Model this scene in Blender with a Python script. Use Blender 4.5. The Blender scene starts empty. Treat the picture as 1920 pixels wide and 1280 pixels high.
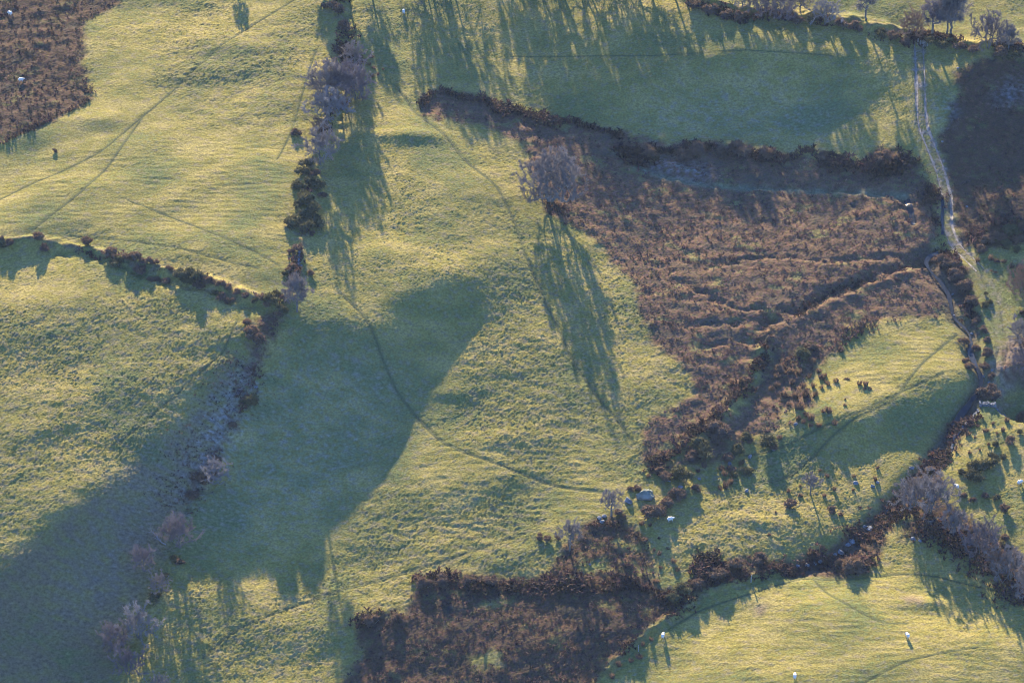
import bpy, bmesh, math
import numpy as np
from mathutils import Vector, Matrix, noise as mnoise
rng = np.random.default_rng(11)

# ------------------------------------------------------------------ camera, light, exposure
scn = bpy.context.scene
TH = math.radians(36.0); DIST = 696.0; HF = math.radians(15.7)
CAM = np.array([0, -DIST*math.cos(TH), DIST*math.sin(TH)])
FW = np.array([0, math.cos(TH), -math.sin(TH)]); RT = np.array([1., 0, 0]); UP = np.cross(RT, FW)
FPX = 960/math.tan(HF/2)
cd = bpy.data.cameras.new('camera'); cam = bpy.data.objects.new('camera', cd)
scn.collection.objects.link(cam); scn.camera = cam
cam.location = CAM; cam.rotation_euler = (math.pi/2-TH, 0, 0)
cd.sensor_fit = 'HORIZONTAL'; cd.angle = HF; cd.clip_start = 1; cd.clip_end = 9000

EL = math.radians(14.0); AZ = math.radians(8.5)
SD = np.array([math.sin(AZ), -math.cos(AZ)])            # the way shadows fall
world = bpy.data.worlds.new('World'); scn.world = world; world.use_nodes = True
nt = world.node_tree; bg = nt.nodes['Background']
sky = nt.nodes.new('ShaderNodeTexSky'); sky.sky_type = 'NISHITA'; sky.sun_disc = False
sky.sun_elevation = EL; sky.sun_rotation = -AZ; sky.altitude = 300; sky.air_density = 1.0; sky.dust_density = 0.3; sky.ozone_density = 5.0
tint = nt.nodes.new('ShaderNodeMix'); tint.data_type = 'RGBA'; tint.blend_type = 'MULTIPLY'; tint.inputs[0].default_value = 1; tint.inputs[7].default_value = (.90, .97, 1.24, 1)   # cold clear winter sky
nt.links.new(sky.outputs[0], tint.inputs[6]); nt.links.new(tint.outputs[2], bg.inputs[0]); bg.inputs[1].default_value = SKY_STRENGTH = 0.10
sl = bpy.data.lights.new('sun', 'SUN'); sun = bpy.data.objects.new('sun', sl); scn.collection.objects.link(sun)
sl.energy = 5.0; sl.angle = math.radians(0.55); sl.color = (1.0, 0.83, 0.55)
sun.rotation_euler = Vector((SD[0]*math.cos(EL), SD[1]*math.cos(EL), -math.sin(EL))).to_track_quat('-Z', 'Y').to_euler()
scn.view_settings.view_transform = 'Standard'; scn.view_settings.look = 'None'
scn.view_settings.gamma = 1; scn.view_settings.use_curve_mapping = False
scn.view_settings.exposure = 2.42
scn.cycles.pixel_filter_type = 'BLACKMAN_HARRIS'; scn.cycles.filter_width = 1.0; scn.cycles.use_denoising = True; scn.cycles.denoising_prefilter = 'ACCURATE'
scn.cycles.max_bounces = 5; scn.cycles.diffuse_bounces = 2; scn.cycles.volume_bounces = 0
HAZE = 0.000024

# ------------------------------------------------------------------ terrain height field
HX0, HY0, HSP, HNX, HNY = -145., -155., 5., 59, 79
_H = np.array('''-1014 -1028 -1043 -1058 -1075 -1095 -1119 -1148 -1183 -1224 -1269 -1317 -1366 -1413 -1455 -1491 -1518 -1536 -1546 -1549 -1546 -1539 -1531 -1521 -1510 -1498 -1485 -1469 -1450 -1427 -1399 -1366 -1328 -1287 -1242 -1197 -1151 -1107 -1066 -1030 -999 -975 -959 -950 -949 -956 -970 -990 -1015 -1044 -1074 -1105 -1135 -1163 -1188 -1211 -1231 -1250 -1269
-982 -996 -1010 -1026 -1043 -1063 -1087 -1117 -1153 -1194 -1240 -1289 -1338 -1385 -1427 -1461 -1487 -1504 -1512 -1514 -1510 -1503 -1494 -1484 -1473 -1461 -1448 -1432 -1412 -1388 -1360 -1326 -1288 -1245 -1201 -1155 -1109 -1065 -1025 -989 -960 -937 -921 -914 -914 -922 -937 -958 -984 -1013 -1044 -1075 -1105 -1133 -1157 -1179 -1199 -1217 -1235
-949 -963 -978 -993 -1010 -1031 -1056 -1086 -1122 -1164 -1211 -1261 -1311 -1358 -1399 -1432 -1457 -1472 -1478 -1478 -1474 -1466 -1456 -1446 -1436 -1424 -1411 -1395 -1375 -1350 -1321 -1286 -1247 -1204 -1159 -1113 -1067 -1024 -984 -949 -920 -899 -884 -878 -879 -888 -904 -926 -953 -983 -1014 -1045 -1075 -1102 -1126 -1148 -1167 -1184 -1201
-917 -931 -945 -961 -978 -999 -1024 -1054 -1091 -1134 -1182 -1233 -1284 -1331 -1371 -1404 -1426 -1440 -1444 -1443 -1437 -1429 -1419 -1409 -1398 -1387 -1374 -1357 -1337 -1312 -1282 -1246 -1207 -1163 -1118 -1071 -1025 -982 -943 -909 -881 -860 -847 -841 -844 -854 -871 -894 -922 -952 -984 -1016 -1045 -1072 -1096 -1116 -1135 -1151 -1167
-885 -899 -913 -929 -946 -966 -991 -1022 -1060 -1104 -1153 -1205 -1257 -1304 -1345 -1376 -1397 -1408 -1410 -1407 -1400 -1391 -1381 -1371 -1361 -1350 -1337 -1321 -1300 -1274 -1243 -1207 -1166 -1122 -1076 -1029 -983 -940 -901 -868 -841 -822 -809 -805 -809 -820 -838 -862 -891 -922 -955 -986 -1016 -1042 -1065 -1085 -1102 -1118 -1133
-853 -867 -881 -896 -913 -933 -958 -990 -1028 -1073 -1124 -1178 -1231 -1279 -1319 -1348 -1367 -1376 -1376 -1371 -1362 -1352 -1343 -1333 -1324 -1313 -1300 -1284 -1263 -1236 -1204 -1167 -1126 -1081 -1034 -987 -941 -898 -860 -827 -802 -783 -772 -769 -773 -785 -805 -830 -860 -893 -926 -958 -987 -1012 -1034 -1053 -1069 -1084 -1098
-822 -835 -849 -864 -881 -900 -925 -956 -995 -1042 -1095 -1151 -1205 -1254 -1294 -1322 -1338 -1344 -1341 -1334 -1324 -1314 -1304 -1295 -1286 -1277 -1264 -1248 -1226 -1199 -1166 -1128 -1086 -1040 -992 -945 -898 -856 -818 -787 -762 -744 -734 -732 -738 -751 -771 -798 -829 -863 -897 -929 -958 -983 -1004 -1022 -1036 -1050 -1062
-791 -804 -818 -832 -848 -867 -891 -922 -962 -1010 -1065 -1124 -1181 -1231 -1270 -1296 -1309 -1311 -1306 -1296 -1285 -1274 -1265 -1257 -1249 -1240 -1228 -1212 -1190 -1162 -1128 -1089 -1046 -999 -951 -902 -856 -813 -776 -746 -722 -706 -697 -695 -702 -716 -738 -766 -799 -834 -869 -901 -930 -954 -974 -990 -1003 -1015 -1026
-760 -773 -786 -800 -815 -833 -856 -887 -927 -977 -1036 -1099 -1159 -1210 -1247 -1270 -1280 -1278 -1270 -1258 -1245 -1234 -1225 -1219 -1212 -1205 -1193 -1176 -1154 -1125 -1090 -1050 -1006 -958 -909 -859 -812 -770 -734 -705 -682 -667 -659 -658 -666 -681 -704 -734 -769 -806 -841 -874 -902 -925 -943 -958 -969 -980 -989
-730 -742 -755 -768 -782 -799 -821 -851 -891 -943 -1006 -1075 -1139 -1191 -1226 -1245 -1250 -1245 -1233 -1218 -1204 -1193 -1186 -1181 -1176 -1170 -1159 -1142 -1118 -1087 -1052 -1011 -966 -917 -866 -816 -769 -727 -692 -664 -643 -629 -621 -621 -629 -645 -670 -703 -740 -778 -815 -847 -874 -896 -912 -925 -935 -944 -952
-700 -712 -724 -736 -748 -764 -784 -813 -853 -907 -976 -1054 -1124 -1176 -1205 -1219 -1220 -1210 -1194 -1177 -1162 -1152 -1146 -1143 -1141 -1136 -1125 -1107 -1082 -1050 -1013 -972 -926 -876 -824 -772 -724 -683 -649 -623 -604 -591 -584 -584 -592 -609 -636 -671 -711 -751 -789 -821 -847 -866 -881 -892 -901 -908 -914
-671 -682 -693 -704 -715 -729 -748 -775 -814 -868 -939 -1020 -1093 -1146 -1179 -1194 -1192 -1175 -1154 -1134 -1119 -1109 -1105 -1105 -1106 -1103 -1092 -1073 -1046 -1012 -974 -933 -887 -836 -782 -728 -679 -638 -606 -583 -565 -553 -546 -546 -554 -572 -601 -640 -683 -726 -764 -795 -819 -837 -850 -859 -865 -871 -876
-641 -652 -662 -672 -682 -694 -710 -735 -772 -826 -896 -975 -1046 -1099 -1133 -1149 -1149 -1135 -1112 -1090 -1075 -1067 -1065 -1068 -1074 -1072 -1061 -1040 -1011 -973 -935 -895 -850 -796 -738 -681 -631 -592 -564 -542 -527 -515 -509 -508 -515 -533 -564 -609 -657 -703 -741 -770 -792 -807 -817 -825 -830 -834 -837
-612 -622 -631 -640 -649 -659 -672 -693 -726 -778 -851 -941 -1013 -1051 -1074 -1087 -1093 -1095 -1068 -1044 -1030 -1024 -1023 -1025 -1029 -1025 -1011 -989 -961 -930 -895 -858 -819 -772 -713 -645 -595 -562 -538 -519 -505 -493 -487 -486 -491 -507 -536 -582 -634 -681 -719 -745 -764 -776 -785 -790 -794 -797 -799
-583 -592 -600 -608 -616 -624 -634 -650 -678 -723 -790 -876 -950 -998 -1017 -1026 -1025 -1016 -1004 -993 -986 -984 -982 -978 -972 -961 -943 -919 -893 -867 -836 -803 -770 -735 -687 -624 -576 -548 -529 -513 -499 -487 -480 -479 -484 -493 -516 -556 -614 -663 -697 -720 -735 -745 -751 -755 -758 -759 -760
-554 -562 -570 -577 -583 -588 -595 -606 -626 -661 -715 -783 -846 -911 -955 -973 -959 -936 -938 -941 -943 -944 -941 -932 -917 -898 -875 -849 -821 -791 -760 -728 -699 -672 -644 -608 -568 -541 -523 -507 -493 -481 -470 -471 -483 -503 -527 -560 -608 -648 -675 -693 -704 -712 -717 -720 -721 -721 -721
-525 -533 -539 -545 -550 -553 -556 -559 -568 -591 -637 -678 -732 -790 -852 -893 -905 -892 -887 -892 -900 -904 -901 -886 -860 -834 -806 -778 -748 -716 -684 -653 -627 -611 -606 -599 -570 -538 -516 -503 -488 -480 -482 -493 -515 -546 -572 -594 -615 -635 -651 -664 -673 -679 -683 -685 -684 -683 -681
-497 -503 -508 -513 -516 -518 -517 -513 -503 -492 -490 -520 -588 -661 -720 -775 -817 -826 -832 -845 -859 -867 -863 -846 -816 -786 -755 -724 -692 -659 -627 -597 -574 -561 -563 -576 -572 -551 -526 -513 -507 -511 -527 -547 -570 -595 -615 -626 -621 -620 -625 -633 -641 -646 -649 -649 -647 -644 -641
-469 -473 -478 -481 -482 -481 -477 -464 -439 -394 -340 -340 -411 -508 -595 -664 -710 -746 -773 -799 -821 -832 -829 -812 -785 -754 -722 -689 -655 -621 -589 -561 -540 -526 -523 -534 -548 -551 -549 -549 -560 -565 -579 -598 -621 -645 -650 -637 -612 -599 -598 -603 -609 -613 -614 -613 -610 -605 -601
-440 -444 -446 -448 -447 -443 -433 -413 -379 -328 -266 -214 -233 -326 -436 -529 -599 -662 -714 -756 -786 -801 -799 -779 -750 -716 -682 -648 -614 -582 -551 -525 -505 -493 -490 -494 -504 -517 -537 -558 -584 -610 -633 -651 -661 -660 -643 -611 -586 -574 -571 -574 -577 -580 -580 -577 -572 -566 -560
-413 -414 -415 -414 -410 -402 -387 -361 -322 -270 -209 -149 -112 -148 -252 -369 -480 -574 -647 -700 -736 -754 -756 -741 -710 -672 -636 -601 -569 -539 -512 -488 -471 -460 -457 -462 -470 -484 -502 -528 -563 -607 -639 -656 -652 -629 -602 -576 -556 -546 -543 -545 -547 -547 -545 -540 -534 -527 -519
-385 -384 -382 -379 -372 -360 -340 -310 -268 -215 -156 -99 -50 -29 -85 -217 -364 -494 -576 -634 -671 -692 -698 -690 -661 -626 -589 -554 -521 -493 -470 -450 -436 -428 -426 -431 -442 -457 -477 -502 -535 -570 -600 -614 -609 -589 -563 -539 -524 -517 -516 -516 -516 -514 -510 -504 -496 -486 -477
-356 -353 -349 -343 -333 -317 -293 -259 -215 -162 -106 -50 -3 29 24 -72 -244 -397 -507 -576 -611 -632 -639 -631 -609 -578 -542 -507 -474 -446 -424 -409 -399 -395 -395 -401 -413 -431 -452 -479 -509 -539 -564 -577 -573 -554 -531 -510 -496 -491 -488 -487 -485 -481 -475 -467 -457 -446 -435
-328 -322 -315 -306 -293 -274 -246 -210 -164 -111 -56 -3 43 73 75 25 -118 -271 -396 -487 -548 -580 -583 -575 -560 -530 -495 -459 -426 -398 -377 -364 -358 -358 -362 -371 -386 -405 -427 -453 -481 -510 -533 -544 -541 -525 -505 -487 -473 -465 -461 -458 -454 -448 -439 -429 -418 -405 -392
-299 -290 -281 -269 -253 -230 -200 -161 -114 -62 -8 43 86 115 123 101 31 -117 -255 -357 -443 -498 -523 -518 -506 -482 -447 -411 -377 -350 -330 -318 -313 -317 -327 -341 -359 -380 -402 -425 -452 -482 -508 -515 -510 -496 -478 -462 -449 -440 -435 -429 -422 -414 -404 -392 -378 -364 -349
-268 -257 -245 -231 -211 -186 -154 -113 -66 -14 38 87 128 158 174 176 153 55 -97 -216 -307 -376 -432 -454 -444 -425 -397 -361 -328 -302 -283 -272 -268 -273 -287 -310 -334 -357 -377 -393 -416 -454 -486 -486 -481 -467 -450 -436 -425 -416 -408 -399 -390 -380 -368 -354 -338 -322 -305
-237 -223 -209 -192 -170 -142 -108 -66 -19 33 84 132 172 203 222 230 220 176 55 -80 -183 -251 -310 -359 -376 -362 -339 -307 -277 -253 -236 -227 -224 -227 -244 -274 -304 -331 -350 -356 -350 -351 -378 -429 -452 -438 -422 -411 -402 -391 -380 -369 -358 -345 -331 -315 -298 -279 -261
-205 -189 -172 -152 -128 -99 -63 -20 28 78 130 177 218 249 270 283 283 264 206 79 -36 -123 -187 -234 -279 -294 -277 -251 -224 -203 -189 -183 -183 -189 -208 -233 -267 -298 -320 -323 -300 -262 -248 -285 -334 -381 -391 -389 -382 -367 -352 -338 -324 -310 -294 -277 -257 -237 -216
-172 -153 -134 -113 -87 -56 -18 26 74 125 177 224 264 296 319 335 346 351 334 248 142 42 -36 -100 -157 -200 -213 -194 -171 -153 -143 -139 -144 -156 -175 -199 -231 -262 -287 -299 -293 -260 -219 -190 -214 -285 -342 -357 -363 -342 -321 -306 -291 -276 -258 -238 -216 -193 -171
-137 -117 -96 -73 -46 -13 26 72 122 174 225 272 312 344 369 388 405 419 427 405 321 232 153 72 -5 -72 -123 -128 -116 -104 -97 -97 -104 -123 -145 -171 -199 -227 -252 -270 -275 -256 -229 -208 -198 -208 -248 -281 -295 -296 -287 -274 -259 -241 -220 -198 -174 -150 -125
-102 -80 -58 -33 -4 30 70 117 168 221 273 321 361 394 420 441 463 485 511 530 493 413 358 287 186 60 -20 -57 -60 -54 -51 -57 -69 -92 -117 -142 -167 -192 -216 -236 -248 -247 -236 -222 -207 -195 -195 -221 -231 -249 -252 -243 -226 -205 -182 -158 -132 -106 -79
-66 -43 -19 7 37 72 113 161 214 269 322 370 413 446 472 492 512 533 557 582 595 561 499 423 321 184 74 12 1 0 -6 -18 -40 -65 -90 -113 -135 -157 -180 -202 -224 -242 -245 -236 -220 -209 -206 -210 -216 -221 -220 -209 -192 -169 -144 -117 -89 -61 -33
-29 -4 20 47 78 113 155 204 260 319 372 418 456 487 512 531 547 566 586 604 617 608 539 467 402 327 204 109 76 56 36 13 -14 -40 -61 -79 -99 -121 -145 -169 -193 -217 -228 -230 -226 -219 -211 -201 -198 -196 -190 -177 -157 -132 -104 -75 -46 -17 13
9 34 60 88 119 155 197 246 301 359 411 453 486 514 539 560 580 598 614 626 626 604 556 503 464 435 364 263 173 114 73 39 9 -16 -34 -48 -64 -85 -110 -134 -156 -174 -186 -196 -204 -204 -197 -185 -177 -171 -161 -144 -121 -94 -64 -33 -2 28 58
48 74 100 128 159 195 237 285 338 391 439 479 513 542 568 591 610 629 645 654 646 619 579 538 503 475 441 360 250 168 110 67 32 4 -18 -35 -47 -61 -79 -98 -118 -133 -144 -153 -161 -164 -163 -160 -155 -147 -133 -112 -85 -54 -22 10 42 73 103
87 113 140 168 199 235 277 323 374 424 469 507 539 568 598 623 645 666 681 684 670 638 601 565 531 494 445 374 291 214 150 97 55 21 -6 -27 -43 -56 -65 -75 -84 -92 -100 -109 -117 -124 -130 -135 -134 -125 -106 -80 -48 -14 21 54 86 117 147
128 153 180 208 239 274 315 360 409 459 503 541 572 599 624 648 671 690 702 702 685 654 616 580 544 504 453 390 321 251 184 126 77 37 5 -19 -39 -54 -64 -69 -69 -69 -68 -69 -73 -83 -99 -111 -113 -103 -79 -47 -9 29 65 98 130 160 190
168 194 220 248 278 312 351 396 444 489 530 568 598 622 641 661 681 698 707 705 691 664 630 593 554 511 461 403 341 276 212 152 99 53 16 -13 -35 -52 -62 -67 -67 -63 -55 -46 -44 -54 -73 -91 -96 -82 -51 -11 31 72 110 143 174 203 232
210 235 260 287 316 349 385 427 471 510 547 581 609 633 654 673 691 705 713 711 698 674 641 604 565 521 472 417 358 298 237 176 121 71 27 -7 -33 -50 -61 -65 -64 -57 -46 -36 -31 -36 -50 -73 -80 -63 -21 28 75 118 155 188 218 245 272
251 276 301 326 354 384 417 453 491 528 563 594 621 644 665 684 701 713 720 718 707 684 652 615 575 532 484 433 377 319 259 200 144 91 44 7 -20 -38 -49 -53 -50 -41 -27 -12 -2 -3 -16 -38 -46 -26 18 70 120 164 201 233 261 286 311
293 317 340 365 391 418 448 479 513 547 579 608 633 656 676 694 709 721 727 726 715 694 662 626 586 543 498 450 397 341 282 224 167 114 67 30 2 -16 -27 -31 -27 -15 3 24 41 46 31 3 2 24 66 117 168 212 248 278 303 326 348
336 358 380 403 427 451 477 505 534 565 595 621 645 666 686 703 718 729 735 734 724 703 672 636 596 555 511 466 417 364 306 247 190 136 89 51 24 6 -5 -9 -4 11 36 66 92 105 93 60 46 71 115 168 218 260 295 322 344 364 383
378 399 419 440 461 484 507 530 557 584 610 634 656 677 695 712 726 737 743 742 733 713 682 646 607 566 524 480 433 384 330 271 213 158 112 77 51 33 23 18 22 41 75 115 151 173 173 148 117 122 167 221 270 310 341 365 384 401 416
421 439 458 476 495 515 535 556 579 603 626 647 668 686 704 720 734 744 751 751 742 723 693 657 618 577 536 491 446 401 351 294 237 184 140 106 83 67 57 50 50 70 114 167 216 249 257 235 214 203 232 279 324 360 387 408 423 436 449
463 480 496 512 529 546 564 582 601 621 641 660 678 696 713 728 742 752 759 760 752 733 703 666 628 588 545 501 459 418 374 322 265 210 167 135 114 102 94 88 91 113 159 223 285 333 356 341 316 306 313 343 379 410 433 449 461 471 480
506 519 533 547 561 576 592 610 624 638 655 672 689 705 721 736 749 760 767 769 762 744 715 680 641 598 553 511 472 437 402 358 297 240 203 175 158 156 150 144 142 165 218 287 358 422 470 477 443 411 390 409 438 461 478 489 497 504 510
548 559 570 581 592 604 617 632 643 655 668 683 699 714 729 744 757 768 775 778 773 756 729 694 653 605 560 519 483 454 432 415 395 361 307 269 248 229 216 214 226 250 291 356 432 511 587 633 592 525 484 486 500 512 521 527 532 537 541
589 598 607 615 622 630 638 648 658 669 681 694 708 723 737 751 764 775 784 787 783 769 743 706 663 620 579 542 509 484 472 477 497 505 482 444 386 337 314 319 349 374 391 430 508 591 677 749 743 662 598 573 564 562 562 564 567 569 571
631 637 642 648 652 656 659 665 673 683 693 705 717 731 745 758 771 783 792 797 794 782 757 723 684 648 612 579 551 531 522 526 541 565 593 589 560 528 493 490 514 556 576 582 609 661 729 797 842 817 744 670 628 608 602 601 601 602 602
671 675 677 680 681 681 681 683 689 696 705 715 726 739 752 765 778 790 800 806 806 795 774 745 712 678 646 617 593 577 571 575 588 606 626 648 678 691 698 704 712 718 719 711 700 725 774 827 870 884 833 745 685 654 642 637 636 634 633
711 712 712 711 709 706 702 701 704 709 716 724 735 746 759 772 785 798 808 816 817 810 792 768 740 710 681 656 635 623 618 623 634 651 670 692 719 756 802 821 812 778 758 751 756 780 818 857 881 877 838 781 732 700 683 675 670 667 664
751 748 746 742 737 730 723 719 719 721 726 733 743 754 766 779 792 805 817 826 829 825 812 792 769 743 718 696 678 668 665 669 680 696 715 738 765 796 824 838 832 815 801 797 806 828 857 884 897 887 855 812 772 742 723 712 706 701 696
789 784 779 773 765 755 745 737 733 733 736 742 751 761 773 786 799 812 825 836 842 842 833 818 799 777 755 736 721 713 711 716 726 741 761 783 808 834 853 862 859 850 842 842 852 871 893 911 916 905 878 843 809 781 762 750 741 735 728
826 819 811 803 792 780 767 755 747 744 745 750 758 768 780 793 806 820 833 846 856 859 855 845 830 811 793 776 764 757 756 761 772 787 806 827 849 869 884 891 890 885 882 885 895 910 927 938 939 926 903 873 844 819 800 787 777 769 761
863 853 843 833 820 805 790 772 759 753 753 758 766 776 787 800 813 827 841 856 869 878 879 873 862 847 831 817 807 801 801 807 817 832 850 869 888 904 916 922 923 921 921 926 935 948 960 966 964 951 930 904 878 855 837 823 813 803 795
898 887 875 862 847 828 806 783 768 762 761 765 773 782 794 806 819 833 848 865 882 898 905 903 895 883 870 858 850 845 846 852 863 877 893 911 927 940 949 955 957 958 960 965 974 984 992 995 991 978 959 936 912 891 873 859 848 838 829
932 919 906 891 874 852 827 806 792 785 784 788 795 805 816 828 842 856 871 888 907 924 933 933 927 918 907 897 890 887 888 894 905 918 934 949 963 974 983 988 991 994 998 1003 1011 1018 1024 1024 1019 1006 988 967 946 926 909 895 883 873 863
966 951 936 920 902 881 860 843 830 824 823 827 833 843 854 866 880 894 910 926 942 955 962 963 958 950 941 933 927 925 927 934 944 957 971 985 998 1009 1017 1023 1027 1031 1035 1041 1047 1053 1056 1054 1048 1035 1018 999 979 961 944 931 919 908 897
998 982 966 949 931 912 894 878 868 862 861 864 871 880 891 904 917 932 947 962 976 987 993 993 990 983 975 969 964 963 966 973 982 995 1008 1021 1033 1043 1051 1057 1062 1067 1072 1077 1082 1086 1088 1085 1077 1065 1049 1031 1013 995 979 966 954 943 932
1029 1013 996 979 961 944 927 914 904 899 899 902 909 918 929 941 955 969 984 998 1010 1019 1024 1025 1022 1016 1010 1005 1001 1001 1005 1011 1021 1032 1045 1057 1068 1078 1086 1093 1098 1103 1108 1113 1117 1120 1120 1116 1108 1096 1080 1063 1046 1029 1014 1001 989 978 967
1059 1043 1026 1009 992 976 961 949 941 937 937 940 947 956 966 979 992 1006 1020 1033 1044 1052 1056 1057 1054 1050 1045 1041 1038 1039 1043 1049 1059 1070 1081 1093 1104 1113 1121 1128 1134 1139 1144 1148 1152 1153 1152 1147 1139 1127 1112 1096 1079 1063 1049 1035 1023 1012 1002
1089 1072 1056 1040 1024 1009 995 985 977 974 974 978 984 993 1004 1016 1029 1043 1056 1068 1078 1085 1089 1089 1087 1084 1080 1077 1075 1077 1081 1087 1096 1107 1118 1129 1139 1149 1157 1163 1169 1175 1179 1183 1186 1186 1184 1179 1170 1158 1144 1128 1113 1097 1083 1070 1058 1047 1037
1118 1102 1087 1071 1056 1042 1030 1020 1014 1011 1011 1015 1022 1031 1041 1053 1066 1079 1092 1103 1112 1118 1122 1122 1121 1118 1115 1113 1112 1114 1118 1125 1134 1144 1155 1165 1175 1184 1192 1199 1205 1210 1215 1218 1220 1219 1217 1211 1202 1190 1176 1161 1146 1131 1117 1105 1093 1082 1072
1147 1132 1117 1102 1088 1075 1064 1056 1050 1048 1049 1053 1059 1068 1079 1091 1103 1115 1127 1138 1146 1152 1155 1156 1155 1152 1150 1149 1149 1151 1156 1163 1171 1181 1191 1201 1211 1220 1228 1235 1241 1246 1250 1253 1254 1253 1249 1243 1233 1222 1208 1194 1179 1165 1151 1139 1127 1117 1106
1177 1163 1148 1134 1121 1109 1099 1091 1086 1084 1086 1090 1097 1105 1116 1127 1140 1152 1163 1172 1180 1186 1189 1189 1189 1187 1186 1185 1186 1188 1193 1200 1208 1218 1228 1237 1247 1255 1263 1270 1276 1281 1285 1287 1288 1286 1282 1275 1266 1254 1241 1227 1213 1199 1186 1173 1162 1151 1141
1206 1193 1179 1166 1154 1143 1133 1127 1122 1121 1123 1127 1134 1143 1153 1164 1176 1187 1198 1207 1214 1219 1222 1223 1223 1222 1221 1221 1222 1225 1230 1237 1245 1254 1264 1274 1283 1291 1299 1306 1311 1316 1320 1321 1321 1319 1314 1307 1298 1286 1274 1260 1246 1233 1220 1208 1196 1186 1176
1236 1224 1211 1198 1187 1177 1168 1162 1158 1158 1160 1164 1171 1180 1190 1201 1212 1223 1233 1242 1249 1253 1256 1257 1257 1257 1257 1257 1259 1262 1267 1274 1282 1291 1300 1310 1319 1327 1335 1341 1347 1351 1354 1356 1355 1352 1347 1340 1330 1319 1306 1293 1280 1266 1254 1242 1231 1220 1210
1266 1254 1242 1231 1220 1211 1203 1197 1194 1194 1196 1201 1208 1217 1227 1238 1249 1259 1269 1277 1283 1288 1290 1292 1292 1292 1292 1293 1295 1299 1304 1311 1319 1328 1337 1346 1355 1363 1370 1377 1382 1386 1389 1390 1389 1386 1380 1373 1363 1352 1339 1326 1313 1300 1288 1276 1265 1254 1244
1297 1286 1274 1264 1254 1245 1238 1233 1230 1231 1233 1238 1245 1254 1264 1274 1285 1295 1304 1312 1318 1322 1325 1326 1327 1327 1328 1329 1332 1336 1341 1348 1356 1364 1373 1382 1391 1399 1406 1412 1418 1421 1424 1424 1423 1419 1413 1405 1396 1385 1372 1359 1346 1334 1321 1310 1299 1289 1279
1327 1317 1307 1296 1287 1279 1273 1268 1266 1267 1270 1275 1282 1291 1300 1310 1321 1330 1339 1347 1352 1357 1359 1361 1362 1363 1363 1365 1368 1372 1378 1384 1392 1401 1409 1418 1427 1435 1442 1448 1453 1456 1458 1458 1456 1452 1446 1438 1429 1418 1405 1393 1380 1367 1355 1344 1333 1323 1313
1359 1349 1339 1330 1321 1314 1308 1304 1302 1303 1306 1312 1319 1327 1337 1347 1357 1366 1375 1382 1387 1391 1394 1396 1397 1398 1399 1401 1404 1409 1414 1421 1429 1437 1446 1454 1463 1470 1477 1483 1488 1491 1493 1492 1490 1486 1480 1471 1462 1451 1438 1426 1413 1401 1389 1378 1367 1357 1347
1390 1381 1372 1363 1355 1348 1343 1339 1338 1339 1343 1348 1355 1364 1373 1383 1393 1402 1410 1417 1422 1426 1429 1431 1432 1433 1435 1437 1440 1445 1451 1457 1465 1473 1482 1491 1499 1506 1513 1519 1523 1526 1527 1527 1524 1519 1513 1505 1495 1484 1472 1459 1447 1435 1423 1412 1401 1391 1381
1422 1413 1405 1396 1389 1383 1378 1375 1374 1376 1379 1385 1392 1400 1410 1419 1429 1438 1445 1452 1457 1461 1464 1466 1467 1469 1471 1473 1477 1481 1487 1494 1502 1510 1518 1527 1535 1542 1549 1554 1558 1561 1562 1561 1558 1553 1546 1538 1528 1517 1505 1493 1480 1468 1456 1445 1435 1425 1415
1453 1446 1438 1430 1423 1417 1413 1410 1410 1412 1415 1421 1428 1437 1446 1456 1465 1473 1481 1487 1492 1496 1499 1501 1503 1504 1506 1509 1513 1518 1523 1530 1538 1546 1555 1563 1571 1578 1585 1590 1594 1596 1597 1595 1592 1587 1580 1571 1561 1550 1538 1526 1514 1502 1490 1479 1469 1459 1449
1486 1478 1471 1464 1457 1452 1448 1446 1446 1448 1452 1457 1465 1473 1482 1492 1501 1509 1517 1523 1528 1531 1534 1536 1538 1540 1542 1545 1549 1554 1560 1567 1574 1582 1591 1599 1607 1614 1620 1625 1629 1631 1631 1629 1626 1620 1613 1604 1594 1583 1571 1559 1547 1535 1524 1513 1502 1493 1483
1518 1511 1504 1498 1491 1486 1483 1481 1481 1483 1488 1494 1501 1510 1519 1528 1537 1545 1552 1558 1563 1567 1569 1571 1573 1575 1578 1581 1585 1590 1596 1603 1611 1619 1627 1635 1643 1650 1656 1661 1664 1666 1666 1664 1660 1654 1647 1638 1628 1616 1605 1593 1580 1569 1557 1546 1536 1526 1517
1551 1545 1538 1532 1526 1521 1518 1516 1517 1519 1524 1530 1538 1546 1555 1564 1573 1581 1588 1594 1598 1602 1604 1607 1609 1611 1613 1616 1621 1626 1632 1639 1647 1655 1663 1671 1679 1686 1692 1696 1699 1701 1700 1698 1694 1688 1680 1671 1661 1650 1638 1626 1614 1602 1591 1580 1570 1560 1551
1585 1578 1572 1566 1560 1556 1553 1551 1552 1555 1560 1566 1574 1582 1592 1601 1609 1617 1624 1629 1634 1637 1640 1642 1644 1646 1649 1652 1657 1662 1668 1675 1683 1691 1699 1708 1715 1722 1727 1732 1735 1736 1735 1733 1728 1722 1714 1705 1694 1683 1671 1659 1647 1636 1624 1614 1604 1594 1584
1618 1612 1606 1600 1595 1590 1588 1587 1588 1591 1596 1602 1610 1619 1628 1637 1645 1653 1659 1665 1669 1673 1675 1677 1679 1682 1684 1688 1692 1698 1704 1712 1719 1728 1736 1744 1751 1758 1763 1767 1770 1771 1770 1767 1762 1756 1748 1738 1728 1716 1704 1692 1681 1669 1658 1647 1637 1627 1618'''.split(), float).reshape(HNY, HNX)/100
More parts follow.
